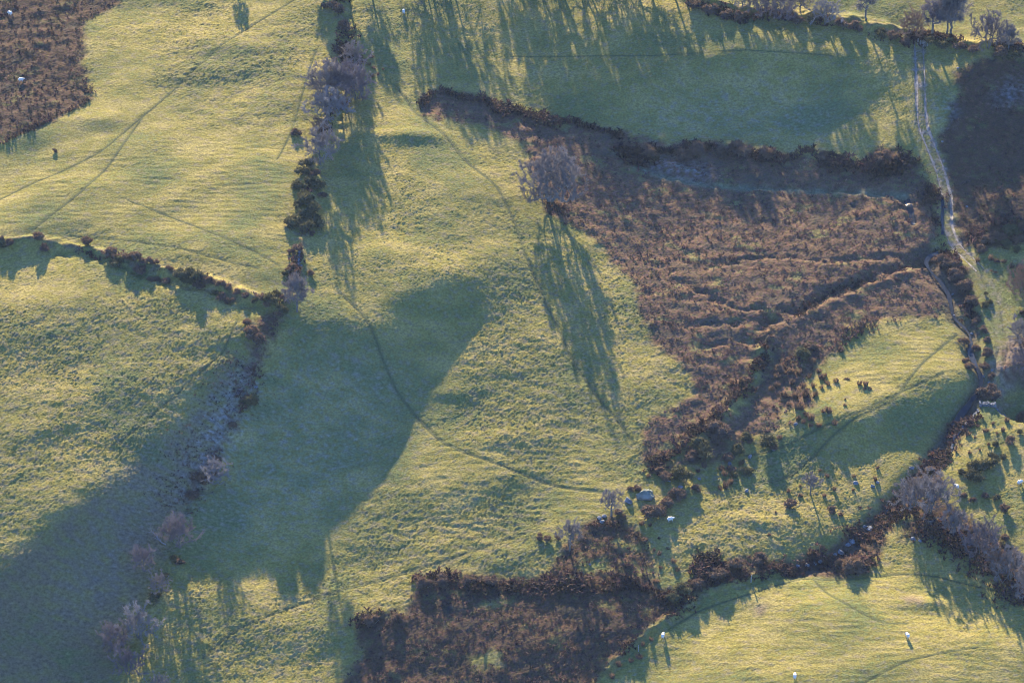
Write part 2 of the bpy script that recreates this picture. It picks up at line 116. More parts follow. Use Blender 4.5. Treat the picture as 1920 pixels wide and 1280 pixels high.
def _cr(n, t):                                           # Catmull-Rom weights
    i = np.clip(np.floor(t).astype(int), 0, n-2); f = np.clip(t-i, 0, 1)
    w = [(-f+2*f*f-f**3)/2, (2-5*f*f+3*f**3)/2, (f+4*f*f-3*f**3)/2, (-f*f+f**3)/2]
    return [np.clip(i+k-1, 0, n-1) for k in range(4)], w
def hill(x, y):
    x = np.asarray(x, float); y = np.asarray(y, float)
    ix, wx = _cr(HNX, np.clip((x-HX0)/HSP, 0, HNX-1)); iy, wy = _cr(HNY, np.clip((y-HY0)/HSP, 0, HNY-1))
    o = 0
    for a in range(4):
        for b in range(4): o = o+wx[a]*wy[b]*_H[iy[b], ix[a]]
    return o
def ray(px, py):
    px = np.asarray(px, float); py = np.asarray(py, float)
    return FW+((px-960)/FPX)[..., None]*RT-((py-640)/FPX)[..., None]*UP
def onto(px, py, hf):
    r = ray(px, py); z = np.zeros(r.shape[:-1])
    for _ in range(30):
        p = CAM+((z-CAM[2])/r[..., 2])[..., None]*r
        z = z+0.7*(hf(p[..., 0], p[..., 1])-z)
    return np.stack([p[..., 0], p[..., 1], z], -1)
def W2(pts):                                             # photo outline -> points on the hillside
    a = np.array(pts, float); return onto(a[:, 0], a[:, 1], hill)[:, :2]
def mpp(P): return float((np.asarray(P)-CAM)@FW)/FPX     # metres per photo pixel there

c4 = onto(np.array([0, 1920, 0, 1920.]), np.array([0, 0, 1280, 1280.]), hill)
FX0, FX1 = c4[:, 0].min()-12, c4[:, 0].max()+12; FY0, FY1 = c4[:, 1].min()-12, c4[:, 1].max()+14
DX, DY = 0.27, 0.29
nfx = int((FX1-FX0)/DX); nfy = int((FY1-FY0)/DY)
gx = FX0+DX*np.arange(nfx); gy = FY0+DY*np.arange(nfy)
GX, GY = np.meshgrid(gx, gy)

def fnoise(l0, bw=.6, stretch=1., ang=0., seed=0):       # band-limited noise, wavelength l0 metres
    r = np.random.default_rng(1000+seed)
    n = np.fft.rfft2(r.standard_normal((nfy, nfx)).astype(np.float32))
    ky = np.fft.fftfreq(nfy, DY)[:, None]; kx = np.fft.rfftfreq(nfx, DX)[None]
    c, s = math.cos(ang), math.sin(ang)
    u = (kx*c+ky*s)*stretch; v = -kx*s+ky*c
    k = np.sqrt(u*u+v*v)*l0+1e-9
    o = np.fft.irfft2(n*np.exp(-(np.log(k)/bw)**2), s=(nfy, nfx))
    return (o/o.std()).astype(np.float32)
def blur(a, r):
    for ax in (0, 1):
        c = np.cumsum(np.pad(a, [(r+1, r) if i == ax else (0, 0) for i in (0, 1)], mode='edge'), axis=ax)
        a = (c[2*r+1:]-c[:-2*r-1] if ax == 0 else c[:, 2*r+1:]-c[:, :-2*r-1])/(2*r+1)
    return a
def inpoly(X, Y, poly):
    ins = np.zeros(X.shape, bool); n = len(poly)
    for i in range(n):
        x1, y1 = poly[i]; x2, y2 = poly[(i+1) % n]
        if y1 == y2: continue
        ins ^= ((y1 > Y) != (y2 > Y)) & (X < (x2-x1)*(Y-y1)/(y2-y1)+x1)
    return ins
wob = fnoise(4., .8, seed=1)*.55; wob2 = fnoise(4., .8, seed=2)*.55
def area(polys, r=2):
    m = np.zeros(GX.shape, bool)
    for p in polys: m |= inpoly(GX+wob, GY+wob2, W2(p))
    return blur(m.astype(np.float32), r)
def dense(P, step=.8):
    P = np.asarray(P, float); d = np.r_[0, np.cumsum(np.linalg.norm(np.diff(P, axis=0), axis=1))]
    n = max(3, int(d[-1]/step)); t = np.linspace(0, d[-1], n)
    Q = np.stack([np.interp(t, d, P[:, k]) for k in range(P.shape[1])], -1)
    for _ in range(6):
        Q[1:-1] = (Q[:-2]+2*Q[1:-1]+Q[2:])/4
    return Q
def dist_line(pts, rad):                                 # distance of grid points to a polyline (inside rad)
    Dm = np.full(GX.shape, 1e3, np.float32); Q = dense(W2(pts))
    for a, b in zip(Q[:-1], Q[1:]):
        i0, i1 = np.searchsorted(gx, [min(a[0], b[0])-rad, max(a[0], b[0])+rad])
        j0, j1 = np.searchsorted(gy, [min(a[1], b[1])-rad, max(a[1], b[1])+rad])
        if i1 <= i0 or j1 <= j0: continue
        X = GX[j0:j1, i0:i1]-a[0]; Y = GY[j0:j1, i0:i1]-a[1]; e = b-a
        t = np.clip((X*e[0]+Y*e[1])/(e@e+1e-9), 0, 1)
        Dm[j0:j1, i0:i1] = np.minimum(Dm[j0:j1, i0:i1], np.hypot(X-t*e[0], Y-t*e[1]))
    return Dm
def bump_(d, w): return np.exp(-(d/w)**2)

# outlines traced from the photograph, in its pixels
BRACKEN = [
 [(-60,-60),(240,-60),(235,0),(160,40),(157,120),(172,185),(140,203),(120,215),(80,243),(0,268),(-60,280)],
 [(790,180),(830,167),(900,182),(1000,212),(1080,228),(1165,248),(1260,272),(1310,268),(1390,270),(1470,288),(1560,300),(1620,310),(1640,275),(1690,285),(1715,300),(1740,350),(1762,420),(1750,460),(1735,478),(1600,530),(1480,580),(1440,600),(1420,660),(1380,745),(1320,800),(1240,870),(1205,868),(1205,800),(1260,765),(1310,735),(1280,690),(1225,645),(1195,580),(1190,530),(1150,490),(1110,440),(1060,420),(1020,392),(1000,340),(985,270),(900,232),(830,228),(790,222)],
 [(1425,606),(1480,570),(1600,522),(1737,470),(1780,540),(1792,592),(1700,596),(1590,612),(1575,655),(1535,680),(1540,720),(1515,790),(1400,822),(1380,850),(1330,866),(1240,885),(1300,840),(1400,760),(1440,670)],
 [(1790,135),(1860,112),(1990,110),(1990,440),(1830,470),(1800,460),(1785,400),(1777,330),(1757,262),(1780,210),(1800,170)],
 [(1752,472),(1795,470),(1815,510),(1832,590),(1830,640),(1815,600),(1785,540),(1757,500)],
 [(665,1165),(690,1145),(765,1150),(782,1085),(830,1075),(900,1080),(1000,1080),(1040,1062),(1050,1030),(1100,978),(1160,966),(1205,1000),(1225,1050),(1232,1092),(1262,1110),(1320,1070),(1400,1047),(1460,1047),(1560,1020),(1640,955),(1690,905),(1730,862),(1772,800),(1805,770),(1832,715),(1845,735),(1795,830),(1765,880),(1755,922),(1705,960),(1665,1000),(1632,1070),(1560,1082),(1480,1062),(1330,1098),(1270,1140),(1230,1165),(1165,1222),(1090,1300),(640,1400),(620,1290),(675,1225)],
 [(1690,1015),(1770,1005),(1960,1140),(1960,1060),(1840,985),(1750,925),(1705,960)],
 [(480,600),(525,575),(530,590),(480,690),(450,760),(400,850),(350,935),(335,960),(345,925),(385,860),(430,775),(465,680)],
 [(1865,700),(1890,640),(1960,610),(1960,700)],
]
DULL = [[(440,655),(470,690),(440,790),(390,870),(345,960),(300,1060),(240,1180),(200,1300),(-60,1400),(-60,1120),(100,985),(200,905),(330,805),(400,720)]]
SMOOTH = [[(-60,180),(560,150),(560,470),(300,440),(-60,430)],[(1500,1090),(1700,1060),(1990,1150),(1990,1400),(1150,1400),(1180,1260),(1300,1150)],
 [(1150,195),(1300,110),(1480,105),(1650,150),(1600,200),(1550,285),(1400,265),(1180,245)],[(1560,660),(1780,600),(1830,690),(1600,800),(1540,720)],
 [(420,760),(640,640),(860,580),(830,780),(640,1000),(330,1080)]]
ROUGH = [[(-60,560),(440,580),(430,690),(200,890),(-60,1080)],[(800,440),(1180,480),(1290,720),(1000,900),(850,800),(900,600)],
 [(1210,880),(1540,830),(1640,900),(1540,1010),(1240,1080),(1190,990)],[(300,60),(580,40),(580,260),(320,230)],[(640,1090),(320,1060),(330,1300),(640,1270)],[(660,980),(1020,930),(1040,1060),(700,1150)]]
GREEN = [[(1810,500),(1960,480),(1960,800),(1800,760),(1835,640)],[(570,590),(860,580),(830,800),(640,1020),(330,1060),(470,700)],[(640,0),(760,0),(780,160),(690,300),(640,230)]]
TRACK = [(1722,74),(1724,110),(1726,150),(1727,200),(1731,240),(1748,280),(1764,320),(1776,370),(1776,420),(1788,452),(1812,478),(1838,505),(1858,540),(1870,580),(1876,620),(1884,650),(1874,680),(1868,705)]
STREAM = [(1762,466),(1745,470),(1735,484),(1744,500),(1764,520),(1780,545),(1785,575),(1791,592),(1808,605),(1820,620),(1820,655),(1829,675),(1839,695),(1842,708),(1836,725),(1822,742),(1815,755),(1805,766),(1788,790),(1768,815),(1745,862),(1725,890),(1690,930),(1650,965),(1620,1000),(1580,1030),(1530,1055),(1490,1066)]
DITCHES = [([(1737,480),(1660,506),(1560,547),(1500,578),(1440,602),(1425,640)],1.4,1.0),([(1150,278),(1190,303),(1230,325),(1290,338),(1345,346),(1450,350),(1600,356),(1690,362),(1706,385),(1711,415)],1.2,.6),
 ([(90,464),(150,470),(205,484),(250,505),(330,530),(400,548),(470,574),(530,596),(500,650),(480,700),(445,775),(405,855),(360,930),(325,1000),(290,1100),(240,1200)],1.2,.7),
 ([(1470,1075),(1400,1094),(1330,1118),(1285,1150),(1240,1180),(1190,1216),(1130,1275),(1100,1310)],.7,.22),([(660,-40),(652,60),(640,130),(640,200),(640,260)],1.0,.45),([(1450,575),(1380,580),(1340,560),(1310,540)],.9,.5),([(1330,500),(1440,478),(1560,488),(1700,478)],.9,.4),([(1290,610),(1400,604),(1450,598)],.9,.35),([(1310,650),(1380,640),(1430,640)],.8,.3),([(1250,520),(1310,540),(1345,575)],.8,.35)]
BANKS = [([(0,456),(60,452),(120,458),(185,472),(240,492),(330,514),(400,530),(470,556),(520,572)],1.3,.75),
 ([(1460,1064),(1400,1084),(1330,1108),(1285,1138),(1240,1168),(1190,1206),(1130,1264),(1090,1310)],.6,.45),
 ([(1290,-6),(1380,20),(1430,26),(1500,26),(1600,40),(1690,62),(1760,80),(1850,92),(1930,100)],1.6,1.0),
 ([(640,-60),(636,60),(630,130),(612,220),(590,300),(572,400),(562,480),(552,545),(530,590),(490,660),(470,720),(440,790),(405,855)],1.2,.6),
 ([(1438,622),(1510,592),(1570,562),(1665,520),(1735,496)],1.5,.25),([(1790,470),(1760,500),(1790,540)],.8,.2),([(1440,628),(1424,680),(1390,735),(1350,788),(1300,832)],1.8,.9)]
PATHS = [
 ('narrow sheep path winding down the big shaded hollow to the slim tree',.26,[(640,550),(680,590),(700,625),(720,680),(745,735),(790,790),(830,830),(870,850),(930,870),(1000,895),(1060,912),(1120,922),(1142,924)]),
 ('sheep path running down the middle field through the long oak shadow',.26,[(740,160),(765,190),(780,215),(800,230),(840,262),(860,290),(880,310),(930,350),(950,385),(965,415),(985,480),(1010,540),(1040,600),(1075,680),(1120,745),(1160,790),(1190,832)]),
 ('faint vehicle line crossing the top left field from edge to edge',.17,[(-20,380),(0,372),(100,328),(190,285),(230,250),(300,190),(400,100),(470,50),(550,0),(600,-30)]),
 ('faint line dropping from the top left field line to the hedge bank',.20,[(65,430),(150,365),(200,315),(225,280),(272,212)]),
 ('sheep path crossing below the big shaded hollow towards the thorn tree',.20,[(380,1235),(430,1190),(480,1165),(540,1140),(640,1105),(740,1080),(850,1045),(960,1005),(1012,990)]),
 ('sheep path curving down from the knoll above its shaded flank',.24,[(1415,905),(1480,890),(1510,868),(1560,820),(1600,788),(1680,745),(1700,715),(1730,680),(1770,645),(1795,622)]),
 ('faint path along the foot of the knoll beside the rush clumps',.20,[(1395,852),(1440,845),(1470,838),(1545,803),(1610,775),(1700,728),(1770,698)]),
 ('curving sheep path on the bottom right field ending below the shaded dip',.20,[(1525,1080),(1545,1105),(1570,1122),(1620,1150),(1660,1167),(1700,1165)]),
 ('long sheep path contouring under the trees of the bottom right field',.20,[(1500,1076),(1560,1084),(1640,1081),(1700,1075),(1760,1079),(1820,1094),(1900,1114)]),
 ('sheep path beside the low earth bank at the bottom',.20,[(1258,1176),(1310,1142),(1400,1114),(1470,1090),(1500,1078)]),
 ('faint sheep line slanting across the upper left field to the hedge',.15,[(240,375),(330,408),(400,438),(480,474),(525,500)]),
 ('faint sheep line just above the left hedge bank',.15,[(130,440),(250,450),(340,466),(430,493),(485,505)]),
 ('short line left of the bare hedge trees',.15,[(520,300),(545,250),(560,200),(580,130),(592,95)]),
 ('faint line at the very bottom right',.15,[(1600,1290),(1700,1240),(1760,1225),(1835,1214)]),
 ('thin straight line across the top field under the tree shadows',.09,[(960,104),(1100,105),(1240,103),(1400,95),(1470,100),(1560,105)]),
 ('faint sheep line along the lower edge of the left rough field',.15,[(445,600),(420,660),(330,740),(225,828)]),
]
HOLES = [[(1080,1046),(1150,1052),(1155,1068),(1085,1070)],[(1185,1056),(1230,1062),(1232,1082),(1190,1078)],[(1150,1008),(1198,1018),(1195,1032),(1152,1026)],[(1520,690),(1560,690),(1540,740),(1500,730)],[(1470,770),(1530,770),(1515,792),(1450,800)],[(895,1130),(945,1118),(960,1128),(905,1142)],[(880,1230),(930,1215),(950,1240),(890,1262)]]
brk = area(BRACKEN)*(1-area(HOLES)); dull = area(DULL, 6); smooth = area(SMOOTH, 14); rough = area(ROUGH, 14); green = area(GREEN, 12)
H = hill(GX, GY)
for ang, A in ((0, 0),): pass
big = fnoise(14, .5, 1.6, .2, seed=3); mid = fnoise(4.5, .5, 1.3, -.25, seed=4)
t1 = fnoise(.95, .38, .8, -.3, seed=5); t2 = fnoise(.70, .28, .85, .5, seed=6); t3 = fnoise(1.7, .4, 1.1, -.15, seed=16)
patch = fnoise(22, .6, 1.5, .3, seed=7)
amp = np.clip(.050+.030*rough-.030*smooth+.012*patch, .016, .10)*(1-brk*.2)+.06*brk
terr = fnoise(1.5, .35, 4.5, -.06, seed=35); terrm = area([[(1480,1085),(1700,1050),(1990,1140),(1990,1400),(1150,1400),(1250,1180)],[(-60,300),(560,250),(560,470),(300,440),(-60,430)],[(1560,660),(1780,600),(1830,690),(1600,790)],[(820,760),(1180,860),(1130,1000),(700,1060)]], 10)
hollow = area([[(1010,205),(1150,190),(1300,105),(1480,100),(1660,150),(1600,205),(1550,290),(1265,272),(1100,236)],[(560,560),(900,520),(900,660),(840,800),(650,1040),(300,1090),(240,1300),(-60,1400),(-60,1110),(330,800),(455,650)]], 16)
big2 = fnoise(34, .5, 1.3, .3, seed=33)
relief = big2*.20*(1-.7*hollow)+big*.06+mid*(.016+.010*rough+.03*brk)+amp*(.95*np.abs(t1)-.6+.62*t2+.16*t3)+terr*.017*terrm+dull*.03*t1
dtr = dist_line(TRACK, 6); trk = np.maximum(np.clip(1.3-np.abs(dist_line(TRACK[:11], 6)/1.5)**3+.3*t3, 0, 1), .5*np.clip(1.2-np.abs(dist_line(TRACK[10:], 6)/2.)**2+.4*t3, 0, 1)); rut = bump_(np.abs(dtr-.85), .28)
H = H+relief*(1-.3*brk)*(1-.8*bump_(dtr, 2.2))
pathm = np.zeros(GX.shape, np.float32)
for _, w, p in PATHS:
    dd = dist_line(p, 2.5); b_ = bump_(dd, w+.12); pathm = np.maximum(pathm, b_)
    H = H-(.11 if w > .25 else .06 if w > .1 else .03)*b_
for p, w, dep in DITCHES: H = H-dep*bump_(np.maximum(dist_line(p, w*3.2)+wob*.5, 0), w)*np.clip(.85+.5*mid, .3, 1.4)
bank = np.zeros(GX.shape, np.float32)
for p, w, hh in BANKS:
    b_ = bump_(dist_line(p, w*3.2)+wob*.3, w); bank = np.maximum(bank, b_); H = H+hh*b_*(1+.25*mid)
dst = dist_line(STREAM, 9); H = H-1.0*bump_(dst, 2.2)-.35*bump_(dst, 6)
strm = bump_(dst, 1.6)
H = H*1-.16*rut-.10*bump_(dtr, 2.2)+.04*t2*bump_(dtr, 2.)
pit = onto(np.array(1930.), np.array(742.), hill); pd = np.hypot((GX-pit[0])/6.5, (GY-pit[1])/7.5)
H = H-3.2*np.clip(1.25-pd**3, 0, 1)**.7
for px_, py_, A_, sx_, sy_ in ((195,226,.55,6,3.),(770,258,.5,9,2.2),(1745,1130,.6,5,2.),(1420,978,.3,5,2.),(420,690,.25,6,3),(860,735,.25,7,2.2),(980,820,.25,8,2.2),(470,90,.25,6,2.4)):
    q_ = onto(np.array(float(px_)), np.array(float(py_)), hill); H = H+A_*np.exp(-((GX-q_[0])/sx_)**2-((GY-q_[1])/sy_)**2)
# knoll crag, brown hummocks in the bog
hum = fnoise(5, .5, 1.1, .15, seed=8); H = H+brk*.055*hum
def ground(x, y):
    i = np.clip((np.asarray(x, float)-FX0)/DX, 0, nfx-1.001); j = np.clip((np.asarray(y, float)-FY0)/DY, 0, nfy-1.001)
    a = i.astype(int); b = j.astype(int); u = i-a; v = j-b
    z = H[b, a]*(1-u)*(1-v)+H[b, a+1]*u*(1-v)+H[b+1, a]*(1-u)*v+H[b+1, a+1]*u*v
    out = (np.asarray(x) < FX0) | (np.asarray(x) > gx[-1]) | (np.asarray(y) < FY0) | (np.asarray(y) > gy[-1])
    return np.where(out, hill(x, y), z)
def at(px, py): return onto(np.asarray(px, float), np.asarray(py, float), ground)

# ------------------------------------------------------------------ albedo of the ground (turf, dead bracken litter, mud)
def mixc(a, b, t): return a+(b-a)*np.clip(t, 0, 1)[..., None]
c3 = lambda *v: np.array(v, np.float32)
n1 = fnoise(9, .8, 1.5, .2, seed=9); n2 = fnoise(2.4, .6, 1.8, -.3, seed=10); n3 = fnoise(1.0, .4, 1.5, .1, seed=12); n4 = fnoise(30, .6, seed=13)
col = np.broadcast_to(c3(.196, .164, .038), GX.shape+(3,)).copy()
col = mixc(col, c3(.246, .200, .062), .30+.30*n1+.24*n2+.20*n4)         # straw-coloured winter grass
col = mixc(col, c3(.110, .122, .040), .20-.30*n4+.26*n3-.18*n1+.35*green)
col = mixc(col, c3(.15, .12, .075), np.clip(n2*.35+n3*.35-.30+.25*rough, 0, .6))
col = mixc(col, c3(.135, .100, .058), dull*np.clip(.72+.12*n2+.12*n1, 0, .92))
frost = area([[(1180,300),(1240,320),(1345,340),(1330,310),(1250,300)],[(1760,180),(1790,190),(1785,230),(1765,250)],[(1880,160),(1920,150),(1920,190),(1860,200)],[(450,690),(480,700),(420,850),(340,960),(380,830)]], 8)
litter = mixc(np.broadcast_to(c3(.086, .044, .033), GX.shape+(3,)), c3(.118, .066, .047), .30+.35*n2+.3*n3)
litter = mixc(litter, c3(.05, .038, .032), -n1*.35-.05)
litter = mixc(litter, c3(.12, .115, .04), np.clip(n1*.5+n2*.3-.45, 0, .8))
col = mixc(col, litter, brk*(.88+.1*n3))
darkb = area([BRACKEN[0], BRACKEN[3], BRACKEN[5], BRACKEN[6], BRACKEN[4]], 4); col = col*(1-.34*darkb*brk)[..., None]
strip = bump_(dist_line([(1150,284),(1230,330),(1290,342),(1345,349),(1450,353),(1600,358),(1696,365)], 4), 1.0)
col = mixc(col, c3(.135, .145, .085), strip*.75)   # grassy strip along the ditch
shade_rime = area([[(1240,170),(1400,150),(1600,190),(1550,280),(1400,262),(1265,262),(1150,240)],[(520,660),(640,640),(780,680),(740,840),(640,960),(400,1040),(380,900)],[(350,760),(470,670),(450,780),(330,980),(200,1150),(100,1150),(200,960)]], 22)
col = mixc(col, c3(.24, .26, .28), shade_rime*(.085+.03*n2+.02*n3))   # blue of the shade painted into the hollow turf, with mild hoar frost
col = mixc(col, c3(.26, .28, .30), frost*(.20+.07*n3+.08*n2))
col = mixc(col, c3(.06, .075, .028), pathm*.75)
col = mixc(col, c3(.11, .085, .05), bank*np.clip(.35+.35*n2, 0, 1)*(1-.9*brk))
col = mixc(col, c3(.060, .048, .038), strm*.85)
mud = mixc(np.broadcast_to(c3(.105, .082, .064), GX.shape+(3,)), c3(.19, .16, .135), .25+.3*n3+.3*n2)
col = mixc(col, mud, trk*(.42+.30*rut+.2*n2))
scree = area([[(1852,690),(1880,640),(1930,610),(1960,640),(1900,700),(1880,760),(1840,720)]], 6); col = mixc(col, c3(.20, .15, .105), scree*(.5+.3*n2))
bare = area([[(1400,1140),(1425,1128),(1445,1140),(1425,1152)],[(1350,1152),(1365,1145),(1370,1155)],[(1690,1120),(1715,1112),(1730,1128),(1700,1134)],[(1800,735),(1905,800),(1900,850),(1800,900),(1770,880),(1795,820)][:0] or [(0,0),(1,0),(1,1)]], 2)
col = mixc(col, c3(.17, .12, .085), bare*.7)
col = np.clip(col*(1+.10*n3[..., None]), .01, .6)

# ------------------------------------------------------------------ helpers
COL = scn.collection
def tag(o, label, cat=None, group=None, kind=None):
    o['label'] = label
    if cat: o['category'] = cat
    if group: o['group'] = group
    if kind: o['kind'] = kind
    return o
def make_mesh(name, V, Fc, mats=(), colr=None, smooth=True, mi=None):
    V = np.asarray(V, np.float32); Fc = np.asarray(Fc, np.int32); k = Fc.shape[1]
    me = bpy.data.meshes.new(name)
    me.vertices.add(len(V)); me.vertices.foreach_set('co', V.ravel())
    me.loops.add(Fc.size); me.loops.foreach_set('vertex_index', Fc.ravel())
    me.polygons.add(len(Fc)); me.polygons.foreach_set('loop_start', np.arange(0, Fc.size, k, dtype=np.int32))
    me.polygons.foreach_set('use_smooth', np.full(len(Fc), smooth))
    if mi is not None: me.polygons.foreach_set('material_index', np.asarray(mi, np.int32))
    for m in mats: me.materials.append(m)
    if colr is not None:
        a = me.attributes.new('Col', 'FLOAT_COLOR', 'POINT')
        a.data.foreach_set('color', np.c_[np.asarray(colr, np.float32), np.ones(len(V), np.float32)].ravel())
    me.update(calc_edges=True); me.validate()
    return me
def link(name, me, parent=None, loc=None):
    o = bpy.data.objects.new(name, me); COL.objects.link(o)
    if parent is not None: o.parent = parent
    if loc is not None: o.location = loc
    return o
def material(name, col=(.2, .2, .2), rough=.9, attr=False, var=.25, scale=4., bump=.0, transl=0., col2=None, spec=.2, objrand=False):
    m = bpy.data.materials.new(name); m.use_nodes = True; t = m.node_tree; L = t.links.new
    b = t.nodes['Principled BSDF']; b.inputs['Roughness'].default_value = rough
    b.inputs['Specular IOR Level'].default_value = spec
    tc = t.nodes.new('ShaderNodeTexCoord'); nz = t.nodes.new('ShaderNodeTexNoise')
    nz.inputs['Scale'].default_value = scale; nz.inputs['Detail'].default_value = 5
    L(tc.outputs['Object'], nz.inputs['Vector'])
    mr = t.nodes.new('ShaderNodeMapRange'); L(nz.outputs[0], mr.inputs[0])
    mr.inputs[1].default_value = .3; mr.inputs[2].default_value = .7; mr.inputs[3].default_value = 1-var; mr.inputs[4].default_value = 1+var
    mx = t.nodes.new('ShaderNodeMix'); mx.data_type = 'RGBA'; mx.blend_type = 'MULTIPLY'; mx.inputs[0].default_value = 1
    if attr:
        at_ = t.nodes.new('ShaderNodeAttribute'); at_.attribute_name = 'Col'; L(at_.outputs['Color'], mx.inputs[6])
    else:
        m2 = t.nodes.new('ShaderNodeMix'); m2.data_type = 'RGBA'
        m2.inputs[6].default_value = (*col, 1); m2.inputs[7].default_value = (*(col2 or col), 1)
        if objrand:
            oi = t.nodes.new('ShaderNodeObjectInfo'); L(oi.outputs['Random'], m2.inputs[0])
        else:
            n2_ = t.nodes.new('ShaderNodeTexNoise'); n2_.inputs['Scale'].default_value = scale*.35; L(tc.outputs['Object'], n2_.inputs['Vector']); L(n2_.outputs[0], m2.inputs[0])
        L(m2.outputs[2], mx.inputs[6])
    L(mr.outputs[0], mx.inputs[7]); L(mx.outputs[2], b.inputs['Base Color'])
    if bump:
        bn = t.nodes.new('ShaderNodeBump'); bn.inputs['Strength'].default_value = 1; bn.inputs['Distance'].default_value = bump
        nb = t.nodes.new('ShaderNodeTexNoise'); nb.inputs['Scale'].default_value = scale*1.0; nb.inputs['Detail'].default_value = 4; nb.inputs['Roughness'].default_value = .65
        L(tc.outputs['Object'], nb.inputs['Vector']); L(nb.outputs[0], bn.inputs['Height']); L(bn.outputs[0], b.inputs['Normal'])
    if transl:
        out = t.nodes['Material Output']; tr = t.nodes.new('ShaderNodeBsdfTranslucent'); ms = t.nodes.new('ShaderNodeMixShader')
        ms.inputs[0].default_value = transl; L(mx.outputs[2], tr.inputs[0]); L(b.outputs[0], ms.inputs[1]); L(tr.outputs[0], ms.inputs[2]); L(ms.outputs[0], out.inputs[0])
    return m
M = dict(
 turf=material('turf', attr=True, var=.30, scale=2.6, bump=.15, rough=1., spec=.05),
 track=material('track_mud', (.11, .088, .07), .8, var=.4, scale=1.2, bump=.08, col2=(.21, .18, .15), spec=.35),
 path=material('trodden_turf', (.070, .078, .030), 1., var=.3, scale=2, col2=(.095, .092, .040), spec=.1),
 water=material('stream_water', (.010, .014, .020), .25, var=.3, scale=1.2, bump=.04, spec=.12),
 bracken=material('dead_bracken', attr=True, var=.2, scale=2, rough=1, transl=.30, spec=.1),
 bark=material('bark', (.10, .09, .078), .95, var=.35, scale=5, bump=.05, col2=(.16, .15, .125), spec=.15),
 twig=material('twig', (.165, .145, .140), .95, var=.3, scale=2, col2=(.22, .195, .18), spec=.1),
 twig_pale=material('lichened_twig', (.24, .225, .225), .95, var=.25, scale=2, col2=(.18, .165, .16), spec=.1),
 twig_red=material('reddish_twig', (.17, .10, .075), .95, var=.25, scale=2, col2=(.22, .15, .10), spec=.1),
 twig_dark=material('dark_twig', (.12, .10, .11), .95, var=.25, scale=2, col2=(.17, .145, .15), spec=.1),
 ivy=material('ivy', (.035, .05, .028), .6, var=.4, scale=2, col2=(.06, .07, .04), transl=.15),
 gorse=material('gorse', (.060, .062, .026), .9, var=.35, scale=1.2, col2=(.105, .088, .038), transl=.2),
 scrub=material('brown_scrub', (.095, .060, .042), .9, var=.35, scale=1.2, col2=(.15, .10, .065), transl=.25),
 rush=material('rusty_rush', (.115, .070, .046), .95, var=.3, scale=1.5, col2=(.16, .108, .068), transl=.3),
 rock=material('lichened_rock', (.085, .09, .10), .9, var=.5, scale=2.2, bump=.12, col2=(.19, .195, .20), spec=.3),
 moss=material('mossy_rock', (.085, .10, .045), .95, var=.45, scale=2.2, bump=.10, col2=(.20, .20, .19)),
 face=material('sheep_face', (.34, .30, .26), 1., var=.2, scale=9),
 wool=material('fleece', (.62, .57, .49), 1., var=.2, scale=9, bump=.02, spec=.05),
 wood=material('weathered_wood', (.20, .18, .15), .9, var=.3, scale=6, bump=.01, col2=(.28, .26, .23)),
)

# ------------------------------------------------------------------ ground sheet (fine inside the view, coarse out to the horizon)
ex = np.r_[np.arange(1, 60, 1.5), 64, 74, 90, 120, 180, 320, 700, 1500, 3000.]
xs_ = np.r_[gx[0]-ex[::-1], gx, gx[-1]+ex]; ys_ = np.r_[gy[0]-ex[::-1], gy, gy[-1]+ex]
E = len(ex); AX, AY = np.meshgrid(xs_, ys_)
AZ_ = hill(AX, AY)
far = np.clip((np.hypot(AX, AY)-260)/1500, 0, 1); AZ_ = AZ_*(1-far)+far*-4
AZ_[E:-E, E:-E] = H
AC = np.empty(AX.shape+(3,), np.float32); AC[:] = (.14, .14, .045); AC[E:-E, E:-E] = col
rg = np.random.default_rng(77).standard_normal((2, 96, 96))
def vnoise(k, l):                                        # smooth lattice noise for the fields beyond the view
    u = (AX/l) % 95; v = (AY/l) % 95; a = u.astype(int); b = v.astype(int); u = u-a; v = v-b; u = u*u*(3-2*u); v = v*v*(3-2*v)
    return rg[k][b, a]*(1-u)*(1-v)+rg[k][b, a+1]*u*(1-v)+rg[k][b+1, a]*(1-u)*v+rg[k][b+1, a+1]*u*v
inn = np.zeros(AX.shape, bool); inn[E:-E, E:-E] = True
oc = np.clip(c3(.185, .160, .042)*(1+.22*vnoise(0, 9.)+.14*vnoise(1, 3.1))[..., None]*c3(1., 1., 1.)+np.clip(vnoise(1, 14.), -1.5, 1.5)[..., None]*c3(.014, .004, .008), .02, .5)
AC[~inn] = oc[~inn]; AZ_[~inn] += (.05*vnoise(0, 4.)+.05*vnoise(1, 2.2))[~inn]
ew = np.minimum(np.minimum(AX-gx[0], gx[-1]-AX), np.minimum(AY-gy[0], gy[-1]-AY))
bl = np.clip(1-ew/5, 0, 1)[..., None]*inn[..., None]; AC = AC*(1-bl)+oc*bl
R_, C_ = AX.shape; ii = np.arange(R_*C_).reshape(R_, C_)
q = np.stack([ii[:-1, :-1], ii[:-1, 1:], ii[1:, 1:], ii[1:, :-1]], -1).reshape(-1, 4)
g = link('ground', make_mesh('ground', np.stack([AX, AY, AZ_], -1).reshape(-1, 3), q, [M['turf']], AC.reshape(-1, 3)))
tag(g, 'rolling winter pasture hillside with rough turf and brown bracken ground', kind='structure')

